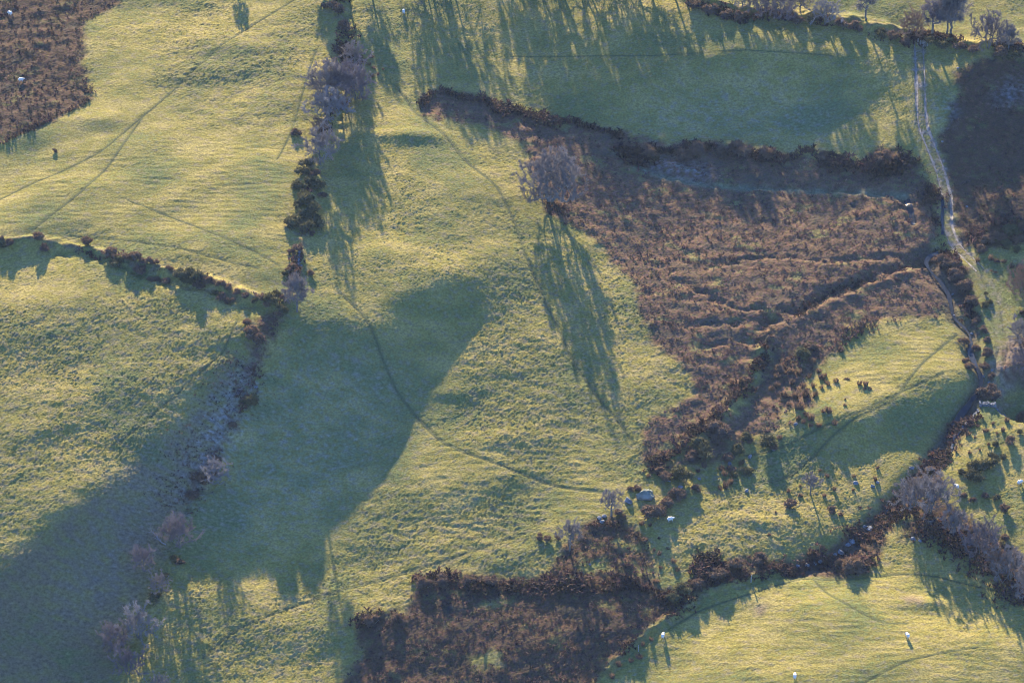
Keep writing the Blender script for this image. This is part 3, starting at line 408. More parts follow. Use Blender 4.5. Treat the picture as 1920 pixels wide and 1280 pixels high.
def ribbon(name, pts, w, mat, lift, label, zf=ground, cross=3, edge=0.):
    Q = dense(W2(pts), .5); T = np.gradient(Q, axis=0); T /= np.linalg.norm(T, axis=1)[:, None]; Nn = np.stack([-T[:, 1], T[:, 0]], -1)
    k = np.linspace(-1, 1, cross); ww = w*np.clip(1+edge*np.convolve(rng.standard_normal(len(Q)+24), np.ones(25)/5, 'valid'), .25, 2)
    P = Q[:, None]+Nn[:, None]*(k[None, :, None]*ww[:, None, None])
    Z = zf(P[..., 0], P[..., 1])+lift
    V = np.concatenate([P, Z[..., None]], -1).reshape(-1, 3); n = len(Q)
    i = np.arange(n*cross).reshape(n, cross)
    f = np.stack([i[:-1, :-1], i[:-1, 1:], i[1:, 1:], i[1:, :-1]], -1).reshape(-1, 4)
    return tag(link(name, make_mesh(name, V, f, [mat])), label, kind='structure')
for lab, w, p in PATHS: ribbon('path', p, w*.6, M['path'], .04, lab, edge=.15)
for s, lab in ((-1, 'left'), (1, 'right')):
    Q = dense(W2(TRACK[:12]), .5); T = np.gradient(Q, axis=0); T /= np.linalg.norm(T, axis=1)[:, None]
    Q = Q+s*.85*np.stack([T[:, 1], -T[:, 0]], -1)
    k = np.linspace(-1, 1, 4); P = Q[:, None]+np.stack([T[:, 1], -T[:, 0]], -1)[:, None]*(k[None, :, None]*np.clip(.16+.10*np.convolve(rng.standard_normal(len(Q)+24), np.ones(25)/5, 'valid'), .06, .6)[:, None, None])
    V = np.concatenate([P, (ground(P[..., 0], P[..., 1])+.045)[..., None]], -1).reshape(-1, 3); i = np.arange(len(V)).reshape(len(Q), 4)
    f = np.stack([i[:-1, :-1], i[:-1, 1:], i[1:, 1:], i[1:, :-1]], -1).reshape(-1, 4)
    tag(link('track', make_mesh('track', V, f, [M['track']])), 'pale stony wheel rut on the %s side of the farm track' % lab, kind='structure')
wl = lambda x, y: hill(x, y)-.95
ribbon('stream', STREAM[:19], .45, M['water'], 0, 'dark narrow stream running down between bracken and knoll', zf=wl, cross=5, edge=.4)
ribbon('ditch_water', [(1700, 372), (1706, 385), (1709, 400), (1712, 418)], .5, M['water'], .12, 'blue water standing in the ditch corner beside the brown bog', edge=.2)
ribbon('puddle', [(1766, 372), (1768, 385), (1766, 420), (1768, 440)], .38, M['water'], .14, 'long blue puddle in the left rut of the track', edge=.3)

# ------------------------------------------------------------------ scattered ground cover
def frond_tuft(n, L, spread, seed, up=.8, w=.13):
    r = np.random.default_rng(seed); V = []; Fc = []
    for k in range(n):
        a = r.uniform(0, 2*np.pi); l = L*r.uniform(.6, 1.15); t = np.array([math.cos(a), math.sin(a), 0]); s = np.array([-t[1], t[0], 0])
        b = t*r.uniform(0, .12); el = r.uniform(up*.7, up*1.25)
        p1 = b+(t*math.cos(el)+np.array([0, 0, math.sin(el)]))*l*.55; p2 = p1+(t*math.cos(el-.9)+np.array([0, 0, math.sin(el-.9)]))*l*.5*spread
        wd = w*l*r.uniform(.8, 1.4); tw = r.uniform(-.4, .4)*np.array([0, 0, 1])
        o = len(V); V += [b-s*wd*.2, b+s*wd*.2, p1-s*wd-tw*wd, p1+s*wd+tw*wd, p2]
        Fc += [(o, o+1, o+3), (o, o+3, o+2), (o+2, o+3, o+4)]
    return np.array(V), np.array(Fc)
def scatter(name, label, P, size, tufts, tint, mat, zdrop=.03, hscale=None):
    n = len(P); rs = rng.uniform(0, 2*np.pi, n); which = rng.integers(0, len(tufts), n); Vs = []; Fs = []; Cs = []; off = 0
    for k, (V, Fc) in enumerate(tufts):
        s = which == k; m = s.sum()
        if not m: continue
        c, si = np.cos(rs[s]), np.sin(rs[s]); sz = size[s]; hs = sz if hscale is None else hscale[s]
        X = (V[None, :, 0]*c[:, None]-V[None, :, 1]*si[:, None])*sz[:, None]+P[s, 0][:, None]
        Y = (V[None, :, 0]*si[:, None]+V[None, :, 1]*c[:, None])*sz[:, None]+P[s, 1][:, None]
        Z = V[None, :, 2]*hs[:, None]+P[s, 2][:, None]-zdrop
        Vs.append(np.stack([X, Y, Z], -1).reshape(-1, 3))
        Fs.append((Fc[None]+(np.arange(m)*len(V))[:, None, None]+off).reshape(-1, 3)); off += m*len(V)
        Cs.append(np.repeat(tint[s], len(V), axis=0))
    o = link(name, make_mesh(name, np.concatenate(Vs), np.concatenate(Fs), [mat], np.concatenate(Cs), smooth=False))
    return tag(o, label, kind='stuff')
TUFT = [frond_tuft(7, 1., .9, s, up=.75) for s in range(4)]
TALL = [frond_tuft(8, 1., .8, 20+s, up=1.15, w=.10) for s in range(4)]
GRASS = [frond_tuft(5, 1., 1., 40+s, up=.6, w=.22) for s in range(4)]
brk_pal = np.array([(.102, .052, .040), (.074, .040, .034), (.138, .084, .056), (.052, .035, .034), (.080, .068, .036)])
def tints(n, pal=brk_pal, p=None, P=None):
    t = pal[rng.choice(len(pal), n, p=p)]*rng.uniform(.72, 1.28, (n, 1))
    if P is not None:                                    # patches of redder, paler and blacker growth
        i = np.clip(((P[:, 0]-FX0)/DX).astype(int), 0, nfx-1); j = np.clip(((P[:, 1]-FY0)/DY).astype(int), 0, nfy-1)
        t = t*np.clip(1+.28*n1[j, i]+.12*n2[j, i], .45, 1.7)[:, None]*np.array([1, 1, 1])+np.clip(n4[j, i], 0, 2)[:, None]*np.array([.012, .010, .006])
    return t
def in_area(polys, dens, keep=None):
    out = []
    for p in polys:
        Q = W2(p); Q[:, 0] = np.clip(Q[:, 0], gx[0], gx[-1]); Q[:, 1] = np.clip(Q[:, 1], gy[0], gy[-1])
        lo, hi = Q.min(0), Q.max(0); n = int(np.prod(hi-lo)*dens); P = rng.uniform(lo, hi, (n, 2))
        out.append(P[inpoly(P[:, 0]+rng.normal(0, .5, n), P[:, 1]+rng.normal(0, .5, n), Q)])
    P = np.concatenate(out); i = np.clip(((P[:, 0]-FX0)/DX).astype(int), 0, nfx-1); j = np.clip(((P[:, 1]-FY0)/DY).astype(int), 0, nfy-1)
    ok = (strm[j, i] < .35) & (trk[j, i] < .4)
    if keep is not None: ok &= (keep[j, i] > rng.uniform(-2.0, 1.4, len(P))) & (brk[j, i] > .35) & (strip[j, i] < .45)
    P = P[ok]; return np.c_[P, ground(P[:, 0], P[:, 1])]
bname = ['low dead bracken on the brown ground of the top left corner', 'low purple-brown bracken and rushes filling the central bog', 'low bracken scattered over the brown ground above the knoll',
 'dark low bracken covering the shaded ground right of the track', 'bracken filling the spit between stream and track', 'tangled brown bracken along the bottom thicket and stream', 'brown litter under the bottom right trees', 'reddish bracken in the ditch below the hedge corner', 'brown litter on the quarry bank at the right edge']
dens = [1.5, 1.25, 1.1, 1.4, 1.6, 1.7, 1.2, 1.6, .8]
for poly, lab, dn in zip(BRACKEN, bname, dens):
    P = in_area([poly], dn, n1+n2)
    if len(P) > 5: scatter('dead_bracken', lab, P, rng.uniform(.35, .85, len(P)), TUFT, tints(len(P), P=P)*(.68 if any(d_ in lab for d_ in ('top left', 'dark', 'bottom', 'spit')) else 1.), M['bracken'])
def along(pts, w, dens, lo=.08):
    Q = dense(W2(pts), .4); L = len(Q); n = int(L*.4*w*2*dens); wv = np.convolve(rng.standard_normal(L+40), np.hanning(17), 'same')[20:20+L]; wv = np.clip(.55+.30*wv, lo, 1.5)
    k = rng.choice(L, n, p=wv/wv.sum()); sway = np.convolve(rng.standard_normal(L+40), np.hanning(25), 'same')[20:20+L]*.25*w
    P = Q[k]+rng.normal(0, w*.5, (n, 2))*np.clip(wv[k], .5, 1.3)[:, None]+np.stack([sway[k]*0, sway[k]], -1); return np.c_[P, ground(P[:, 0], P[:, 1])], np.clip(.55+.5*wv[k], .5, 1.35)
THICKETS = [
 ('dark scrubby undergrowth along the upper part of the left hedge',[(640,-20),(636,30),(640,70),(648,110),(640,150),(625,190),(615,230),(600,270)],1.3,1.3,3.4),
 ('dark growth in the diagonal ditch across the bog',[(1735,482),(1660,508),(1560,549),(1500,580),(1445,606),(1425,640)],1.0,.8,3.2),
 ('dark scrub filling the wooded gully below the knoll flank',[(1765,865),(1722,905),(1680,950),(1640,988),(1600,1015),(1540,1045)],2.4,1.2,3.0),
 ('broad dark scrub belt under the bottom right trees to the frame edge',[(1690,960),(1740,985),(1800,1010),(1850,1050),(1900,1095),(1960,1135)],3.0,1.2,2.6),
 ('dark brown scrub crowding the low earth bank on its thicket side',[(1470,1062),(1400,1082),(1330,1106),(1285,1136),(1240,1164),(1190,1202),(1130,1260),(1090,1306)],.9,.8,4.0),
 ('brown undergrowth round the foot of the big round oak',[(1000,375),(1020,386),(1045,390),(1075,384)],1.6,1.0,2.6),
 ('dark scrub under the pale trees at the top of the left hedge',[(655,60),(660,110),(655,160),(635,200)],2.2,1.1,3.0),
 ('low scrub filling the left hedge between gorse and corner',[(585,300),(575,360),(572,420),(560,470),(552,530),(535,575)],1.0,.9,3.0),
 ('low scrub along the left hedge bank down to the hedge corner',[(150,468),(210,482),(260,496),(330,516),(400,532),(460,556),(520,574)],.9,.8,3.0),
 ('rough brown growth beside the shaded left ditch',[(465,665),(440,720),(405,790),(370,850),(345,910),(320,960)],4.2,.5,1.9),
 ('tall dark bracken bank round the hooked end of the upper hedge',[(792,200),(800,182),(830,176),(900,190),(960,205),(1000,222),(1080,240),(1162,262)],1.5,1.6,4.6),
 ('tall dark thicket lining the foot of the shaded blue field',[(1172,276),(1230,288),(1270,292),(1310,284),(1390,284),(1440,292),(1480,302),(1560,312),(1620,322),(1700,325)],2.0,1.7,4.6),
 ('dark bracken thicket between the shaded field and the track',[(1640,285),(1690,300),(1730,320),(1745,350),(1750,400),(1765,450)],2.6,1.3,2.2),
 ('ragged brown bracken ridge running down the gully in the middle right',[(1436,640),(1420,690),(1385,745),(1345,795),(1290,840),(1220,868)],1.5,1.5,4.4),
 ('tall brown bracken along the grass edge above the bottom thicket',[(782,1100),(840,1085),(920,1090),(1000,1096),(1100,1098),(1180,1108),(1248,1122)],1.5,1.7,3.6),
 ('dense bracken along the stream beside the low earth bank',[(1255,1128),(1320,1094),(1400,1068),(1460,1060),(1530,1046),(1580,1020)],2.2,1.7,4.0),
 ('isolated mound of brown bracken at the tip of the bottom thicket',[(676,1165),(715,1160),(755,1163)],1.3,1.3,3.4),
 ('bracken hummocks below the slim tree at the grass edge',[(1110,985),(1150,975),(1190,1000),(1215,1045)],1.8,1.1,2.4),
 ('low brown bracken patch left of the grassy slope',[(1060,1055),(1120,1045),(1180,1060),(1220,1075)],1.2,.9,1.2),
 ('sunlit reddish bracken edging the ground right of the track bend',[(1800,452),(1850,428),(1920,402),(1960,390)],1.2,1.4,3.0),
 ('bracken line along the upper edge of the knoll grass',[(1450,690),(1500,670),(1560,645),(1620,612),(1680,600)],1.6,1.0,2.2),
 ('round brown bracken mass beside the rocky stream bed',[(1570,1065),(1600,1058),(1625,1062),(1610,1048)],1.8,1.5,4.5),
 ('bracken filling the stream gully under the shaded knoll flank',[(1815,755),(1790,800),(1765,840),(1740,880),(1700,905)],1.6,1.4,3.0),
 ('reddish bracken strip along the foot of the hedge corner ditch',[(524,590),(500,650),(478,700),(445,780),(408,858),(372,915)],.8,.9,3.0),
 ('brown bracken below the rocks of the stream gully',[(1560,1000),(1600,990),(1650,1000),(1630,975)],1.8,1.1,3.0),
 ('dark bracken lining the far edge of the top left brown ground',[(0,270),(60,252),(120,212),(150,200),(168,180),(160,120)],1.0,1.1,2.6),
 ('dark hedge growth along the foot of the top right field wall',[(1310,8),(1380,28),(1440,34),(1500,34),(1560,44),(1620,56),(1690,72),(1760,86),(1850,98),(1930,104)],1.6,1.4,3.0),
 ('brown undergrowth beneath the bottom right trees',[(1700,990),(1760,1000),(1810,1025),(1850,1060),(1900,1100),(1950,1130)],1.8,1.2,2.6),
 ('bracken growing on the spit beside the stream bend',[(1765,480),(1785,500),(1805,540),(1820,590)],1.7,1.3,3.0)]
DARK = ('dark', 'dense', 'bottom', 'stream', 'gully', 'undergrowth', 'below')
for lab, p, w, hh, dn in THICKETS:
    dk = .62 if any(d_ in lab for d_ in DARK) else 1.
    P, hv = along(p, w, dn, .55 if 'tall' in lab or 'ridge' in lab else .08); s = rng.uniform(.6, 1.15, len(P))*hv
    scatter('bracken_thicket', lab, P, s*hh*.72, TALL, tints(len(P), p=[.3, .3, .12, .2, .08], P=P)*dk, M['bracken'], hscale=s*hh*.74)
# knee-high grass tussocks on the rough turf (nobody could count them)
P = in_area([[(-60, -60), (1980, -60), (1980, 1340), (-60, 1340)]], 1.05)
i = np.clip(((P[:, 0]-FX0)/DX).astype(int), 0, nfx-1); j = np.clip(((P[:, 1]-FY0)/DY).astype(int), 0, nfy-1)
kp = (brk[j, i] < .3) & (pathm[j, i] < .3) & (rng.uniform(0, 1, len(P)) < np.clip(.34+.34*rough[j, i]-.28*smooth[j, i]+.16*t3[j, i], .04, 1))
P = P[kp]; i = i[kp]; j = j[kp]
scatter('grass_tussocks', 'coarse grass tussocks dotted all over the pasture', P, rng.uniform(.12, .26, len(P)), GRASS, np.clip(col[j, i]*rng.uniform(.75, 1.25, (len(P), 1)), 0, .4), M['bracken'], zdrop=.04)

# ------------------------------------------------------------------ bare trees
def prisms(P0, P1, R0, R1, n):
    P0, P1 = np.asarray(P0, float), np.asarray(P1, float); R0, R1 = np.asarray(R0, float), np.asarray(R1, float)
    d = P1-P0; d /= np.linalg.norm(d, axis=1)[:, None]+1e-9
    a = np.where(np.abs(d[:, 2:3]) < .9, np.array([[0, 0, 1.]]), np.array([[1., 0, 0]])); u = np.cross(d, a); u /= np.linalg.norm(u, axis=1)[:, None]; v = np.cross(d, u)
    th = 2*np.pi*np.arange(n)/n; ring = u[:, None]*np.cos(th)[None, :, None]+v[:, None]*np.sin(th)[None, :, None]
    V = np.concatenate([P0[:, None]+ring*R0[:, None, None], P1[:, None]+ring*R1[:, None, None]], 1); m = len(P0)
    k = np.arange(n); k2 = (k+1) % n; f = np.stack([k, k2, n+k2, n+k], -1)
    return V.reshape(-1, 3), (f[None]+(np.arange(m)*2*n)[:, None, None]).reshape(-1, 4)
def grow(seed, h=1., cw=.9, base=.3, n=170, twigs=17, tl=.085, stems=1, bias=.55, trunk=.026, lean=0., ragged=.12, twr=.0026):
    r = np.random.default_rng(seed); cz = h*(base+1)/2; rz = h*(1-base)/2; rx = cw/2
    nodes = []; par = []; 
    for s in range(stems):
        a = r.uniform(0, 6.28); o = np.array([math.cos(a), math.sin(a), 0])*(.03 if stems > 1 else 0); root = len(nodes)
        top = np.array([o[0]*3+lean*.3, o[1]*3, base*h*.9]); m = 5
        for k in range(m+1):
            t = k/m; nodes.append(o+(top-o)*t+r.normal(0, .008, 3)*[1, 1, 0]*(k > 0)); par.append(-1 if k == 0 else len(nodes)-2)
        for k in range(6 if stems < 4 else 3):             # leader carries on up into the crown
            t = (k+1)/6; nodes.append(np.array([top[0]*(1+t*1.6)+lean*.5*t, top[1]*(1+t*1.6), h*(base*.9+(1-base)*.72*t)])+r.normal(0, .012, 3)); par.append(len(nodes)-2)
    q = r.normal(size=(n, 3)); q /= np.linalg.norm(q, axis=1)[:, None]; q[:, 2] = np.where(q[:, 2] < -.8, -q[:, 2], q[:, 2])
    rad = r.uniform(0, 1, n)**bias*(1+r.normal(0, ragged, n)); lump = 1+.13*np.sin(q[:, 0]*5+seed)+.11*np.sin(q[:, 1]*6+2*seed)+.1*np.sin(q[:, 2]*5+seed*3)
    P = q*(rad*lump)[:, None]*[rx, rx, rz]+[lean, 0, cz]
    P = P[np.argsort(np.linalg.norm(P-[lean*.3, 0, base*h*.8], axis=1))]
    for p in P:
        N = np.array(nodes); d = N-p; dist = np.linalg.norm(d*[1, 1, .7], axis=1)+.6*np.maximum(0, N[:, 2]-p[2]+.03); k = int(np.argmin(dist))
        if stems == 1 and k < 4: k = 5
        gap = np.linalg.norm(nodes[k]-p); m = max(1, int(gap/(.09*h))); b = nodes[k]
        for t in range(1, m+1):
            nodes.append(b+(p-b)*t/m+r.normal(0, .008*h, 3)*(t < m)-np.array([0, 0, .012*h])*math.sin(math.pi*t/m)); par.append(k); k = len(nodes)-1
    N = np.array(nodes); par = np.array(par); w = np.ones(len(N))*.25
    for k in range(len(N)-1, -1, -1):
        if par[k] >= 0: w[par[k]] += w[k]
    R = trunk*h*(w/w.max())**.5; R = np.maximum(R, .0026*h); R[par < 0] *= 1.35
    e = np.arange(len(N))[par >= 0]; big = R[e] > .0085*h
    def seg(idx, ns): return prisms(N[par[idx]], N[idx], np.minimum(R[par[idx]], R[idx]*1.5), R[idx], ns)
    Vt, Ft = seg(e[big], 7); V1, F1 = seg(e[~big], 4)
    tips = np.arange(len(N))[(R < .006*h) & (N[:, 2] > base*h*.7)]; m = len(tips)*twigs; T = np.repeat(tips, twigs)
    out = N[T]-[lean, 0, cz-rz*.4]; out /= np.linalg.norm(out, axis=1)[:, None]+1e-6
    dr = out*.8+r.normal(0, .55, (m, 3))+[0, 0, .15]; dr /= np.linalg.norm(dr, axis=1)[:, None]
    l = tl*h*r.uniform(.5, 1.3, m); fr = r.uniform(0, 1, m)[:, None]; A = N[T]*fr+N[par[T]]*(1-fr); B = A+dr*l[:, None]
    V2, F2 = prisms(A, B, np.full(m, twr*1.5*h), np.full(m, twr*.6*h), 3)
    # a side shoot on every twig
    C0 = A+(B-A)*.5; d2 = dr+r.normal(0, .6, (m, 3)); d2 /= np.linalg.norm(d2, axis=1)[:, None]
    V3, F3 = prisms(C0, C0+d2*l[:, None]*.6, np.full(m, twr*h), np.full(m, twr*.5*h), 3)
    Vc = np.concatenate([V1, V2, V3]); Fc = np.concatenate([F1, F2+len(V1), F3+len(V1)+len(V2)])
    return make_mesh('trunk', Vt, Ft, [M['bark']]), make_mesh('crown', Vc, Fc, [M['twig']])
KIND = dict(
 round=grow(1, cw=1.0, base=.16, n=190), thorn=grow(2, cw=.80, base=.34, n=130, trunk=.030, lean=.04), thorn2=grow(3, cw=.85, base=.36, n=120, trunk=.026, lean=-.05),
 broad=grow(4, cw=1.35, base=.12, n=230, stems=3, trunk=.022), tall=grow(5, cw=.62, base=.28, n=170, trunk=.022), multi=grow(6, cw=1.1, base=.08, n=210, stems=5, trunk=.016, ragged=.2),
 spread=grow(7, cw=1.25, base=.22, n=190, stems=2, trunk=.024, ragged=.18), slim=grow(8, cw=.45, base=.3, n=90, trunk=.02),
 oak=grow(9, cw=1.12, base=.02, n=460, twigs=30, tl=.055, stems=2, trunk=.03, bias=.45, ragged=.05, twr=.0017))
def swap(o, m):
    o.material_slots[0].link = 'OBJECT'; o.material_slots[0].material = M[m]
def tree(kind, px, py, hpx, label, twig='twig', group='bare winter trees', wide=1., name='bare_tree', cat='tree'):
    p = at(px, py); h = hpx*mpp(p)/math.cos(TH)*.93
    root = bpy.data.objects.new(name, None); COL.objects.link(root); root.location = p-np.array([0, 0, .12]); root.rotation_euler[2] = rng.uniform(0, 6.28)
    root.scale = (h*wide, h*wide, h); root.empty_display_size = .2
    t, c = KIND[kind]
    for nm, me in (('trunk', t), ('crown', c)):
        o = link(nm, me, root)
        if nm == 'crown' and twig != 'twig': swap(o, twig)
    return tag(root, label, cat, group)
G1 = 'bare trees along the left hedge'; G2 = 'bare trees along the top right hedge'; G3 = 'bare trees beside the bottom right stream'; G4 = 'small trees in the shaded left ditch'
TREES = [
 ('oak',1038,380,98,'big round bare oak standing at the edge of the central bog','twig','',1.0),
 ('thorn2',1046,282,24,'small reddish bare tree just behind the big round oak','twig_red','',1.1),
 ('thorn',1146,966,54,'slim bare thorn tree beside the blue boulder','twig','',1.0),
 ('thorn2',1068,1031,60,'small thorn tree on a long bare trunk at the bracken edge','twig','',.85),
 ('thorn',1519,926,44,'lone mauve thorn on the grassy slope below the knoll','twig','',.95),
 ('broad',640,192,76,'widest mauve bare tree of the left hedge, spreading over the field','twig_dark',G1,1.0),
 ('round',614,182,66,'grey bare tree left of the widest hedge tree','twig',G1,1.0),
 ('multi',668,186,60,'dark purple bare tree on the right of the widest hedge tree','twig_dark',G1,.9),
 ('spread',662,122,40,'pale grey bare tree at the top of the left hedge, beside the rushes','twig',G1,1.05),
 ('spread',622,228,58,'whitish lichened bare tree in the left hedge','twig_pale',G1,1.1),
 ('multi',598,246,26,'brownish small tree between the lichened and the round hedge trees','twig_red',G1,1.1),
 ('round',600,308,68,'round pinkish bare tree just above the dark gorse of the left hedge','twig',G1,.95),
 ('tall',557,584,74,'upright bare tree at the lower end of the left hedge, near the corner','twig',G1,.95),
 ('multi',404,898,36,'pale bushy bare tree halfway down the shaded left ditch','twig_pale',G4,1.25),
 ('round',337,1026,64,'round brown-grey bare tree beside the ditch in the shaded hollow','twig_dark',G4,.95),
 ('round',270,1070,48,'mauve bare tree left of the round ditch tree','twig_dark',G4,.95),
 ('multi',300,1108,34,'small bushy bare tree below the fallen branch','twig',G4,1.),
 ('broad',262,1196,62,'large pale bare tree near the bottom left corner','twig_pale',G4,.85),
 ('multi',215,1215,50,'dark bare tree left of the large pale bottom left tree','twig_dark',G4,1.),
 ('broad',240,1262,50,'low bare tree at the bottom left edge below the large pale tree','twig_dark',G4,.9),
 ('multi',300,1296,34,'small bare tree cut by the bottom edge at the left','twig',G4,1.),
 ('slim',1623,38,64,'slim upright bare tree standing alone on the top right hedge','twig',G2,1.2),
 ('tall',1782,70,98,'tallest bare tree with two trunks right of the track gate','twig',G2,.9),
 ('tall',1775,69,86,'thinner bare tree close on the left of the tallest one','twig',G2,.8),
 ('slim',1747,68,70,'dark narrow tree between the gate and the tallest tree','twig_dark',G2,1.4),
 ('multi',1712,66,42,'mauve bushy tree left of the track gate','twig_red',G2,1.05),
 ('broad',1852,90,66,'dark rounded dense tree right of the tallest tree','twig_dark',G2,.75),
 ('tall',1890,98,52,'small grey tree at the right end of the top hedge','twig',G2,1.),
 ('spread',1545,48,46,'grey spreading tree with drooping boughs on the top hedge','twig_pale',G2,1.),
 ('multi',1462,34,50,'bushy bare tree on the top hedge left of the spreading one','twig_dark',G2,1.),
 ('multi',1428,26,44,'dark bushy tree where the top hedge bends','twig_dark',G2,1.),
 ('round',1392,18,44,'bare tree near the left end of the top hedge','twig',G2,.9),
 ('round',1500,24,48,'bare tree standing behind the top hedge bend','twig',G2,.9),
 ('broad',1742,960,74,'largest mauve-grey tree beside the bottom right stream','twig',G3,.95),
 ('broad',1712,950,58,'mauve tree at the left end of the bottom right tree belt','twig',G3,.9),
 ('round',1790,1000,49,'grey-brown tree in the middle of the bottom right belt','twig',G3,.95),
 ('multi',1842,1040,69,'upright purple-brown tree right of the middle of the belt','twig_dark',G3,.85),
 ('broad',1890,1088,65,'wide bare tree near the lower right end of the belt','twig',G3,.8),
 ('multi',1868,1072,44,'low bushy tree between the last two big trees of the belt','twig_red',G3,1.),
 ('round',1925,1124,63,'bare tree cut by the right edge at the end of the belt','twig',G3,.9),
 ('multi',1916,548,50,'mauve bare bush-tree on the right edge beside the grass','twig_red','',1.),
 ('multi',1912,640,44,'greyish bare tree on the right edge above the dark pit','twig','',1.),
 ('multi',1918,700,40,'brown bare tree on the lip of the dark pit','twig_dark','',1.1),
 ('slim',318,1008,22,'grey sapling beside the fallen branch','twig_pale',G4,1.),
 # trees standing just beyond the top of the picture; their long shadows reach into it
 ('tall',440,-42,42,'bare tree above the top left field, just out of frame','twig','trees beyond the top edge',1.),
 ('multi',790,-50,80,'bare tree beyond the top edge over the upper field','twig','trees beyond the top edge',1.1),
 ('broad',835,-44,85,'bare tree beyond the top edge next to the upper field tree','twig','trees beyond the top edge',1.1),
 ('multi',1000,-50,70,'bare tree beyond the top edge above the middle of the field','twig','trees beyond the top edge',1.),
 ('broad',950,-80,70,'bare tree beyond the top edge left of the field middle','twig','trees beyond the top edge',1.),
 ('broad',1040,-40,95,'broad bare tree beyond the top edge above the blue shade','twig','trees beyond the top edge',1.),
 ('multi',1090,-40,90,'tall bare tree beyond the top edge beside the broad one','twig','trees beyond the top edge',1.),
 ('multi',1150,-36,75,'bare tree beyond the top edge right of the broad one','twig','trees beyond the top edge',1.),
 ('round',1190,-30,70,'bare tree beyond the top edge, third right of the broad one','twig','trees beyond the top edge',1.),
 ('round',1215,-26,70,'bare tree beyond the top edge near the start of the hedge','twig','trees beyond the top edge',1.),
 ('tall',1262,-12,70,'bare tree beyond the top edge at the left end of the hedge','twig','trees beyond the top edge',1.),
 ('tall',1285,-8,66,'thin bare tree beyond the top edge close to the hedge end','twig','trees beyond the top edge',1.),
 ('tall',648,-26,70,'bare tree beyond the top edge in line with the left hedge','twig','trees beyond the top edge',1.),
 ('tall',690,-40,70,'bare tree beyond the top edge right of the left hedge line','twig','trees beyond the top edge',1.),
 ('tall',1330,0,60,'bare tree at the very top where the hedge begins','twig',G2,1.),
 ('tall',598,-50,60,'bare tree beyond the top edge left of the hedge line','twig','trees beyond the top edge',1.),
]
for k, x, y, hp, lab, tw, grp, wd in TREES: tree(k, x, y, hp, lab, tw, grp or 'single bare trees', wd)

# ------------------------------------------------------------------ bushes, rush clumps
def ico(sub):
    bm = bmesh.new(); bmesh.ops.create_icosphere(bm, subdivisions=sub, radius=1); bm.verts.ensure_lookup_table()
    V = np.array([v.co[:] for v in bm.verts]); Fc = np.array([[v.index for v in f.verts] for f in bm.faces]); bm.free(); return V, Fc
IV, IF = ico(2)
def bush_mesh(seed, lobes=8, tall=1.):
    r = np.random.default_rng(seed); Vs, Fs = [], []; off = 0; Sv, Sf = [], []
    for k in range(lobes):
        a = r.uniform(0, 6.28); d = .40*math.sqrt(r.uniform(0, 1)); c = np.array([math.cos(a)*d, math.sin(a)*d, r.uniform(.2, .48)*tall]); s = r.uniform(.17, .30)
        V = IV*s*(.78+.16*np.sin(IV[:, :1]*9+k)*np.sin(IV[:, 1:2]*8+seed))*[1, 1, .95]+c
        Vs.append(V); Fs.append(IF+off); off += len(V); n = 110
        q = r.normal(size=(n, 3)); q /= np.linalg.norm(q, axis=1)[:, None]; q[:, 2] = np.abs(q[:, 2])*1.0-.25
        p = c+q*s*r.uniform(.75, 1.12, (n, 1)); e1 = r.normal(size=(n, 3)); e1 /= np.linalg.norm(e1, axis=1)[:, None]; ax = q*.9+.5*r.normal(size=(n, 3))
        l = r.uniform(.05, .11, (n, 1)); tri = np.stack([p-e1*l*.55, p+e1*l*.55, p+ax*l*1.5], 1)
        Vs.append(tri.reshape(-1, 3)); Fs.append(np.arange(n*3).reshape(-1, 3)+off); off += n*3
    V = np.concatenate(Vs); V[:, 2] = np.maximum(V[:, 2], -.05)
    st = 5; P0 = r.normal(0, .03, (st, 3))*[1, 1, 0]-[0, 0, .12]; P1 = r.normal(0, .18, (st, 3))*[1, 1, 0]+[0, 0, .35]
    vs, fs = prisms(P0, P1, np.full(st, .03), np.full(st, .018), 5)
    return make_mesh('foliage', V, np.concatenate(Fs), [M['gorse']], smooth=False), make_mesh('stem', vs, fs, [M['bark']])
BUSH = [bush_mesh(s, lobes=6+s % 4) for s in range(6)]
def rush_mesh(seed, n=60):
    r = np.random.default_rng(seed); V = []; Fc = []
    for k in range(n):
        a = r.uniform(0, 6.28); rr = .30*math.sqrt(r.uniform(0, 1)); b = np.array([math.cos(a)*rr, math.sin(a)*rr, -.06]); t = r.uniform(0, 6.28); ln = r.uniform(.55, 1.05)
        tip = b+np.array([math.cos(a)*r.uniform(0, .38), math.sin(a)*r.uniform(0, .38), ln]); s = np.array([math.cos(t), math.sin(t), 0])*.045; m = (b+tip)/2+[0, 0, .05]
        o = len(V); V += [b-s, b+s, m-s*1.1, m+s*1.1, tip]; Fc += [(o, o+1, o+3), (o, o+3, o+2), (o+2, o+3, o+4)]
    return make_mesh('rush_clump', V, Fc, [M['rush']], smooth=False)
RUSH = [rush_mesh(70+s, 46+6*s) for s in range(5)]

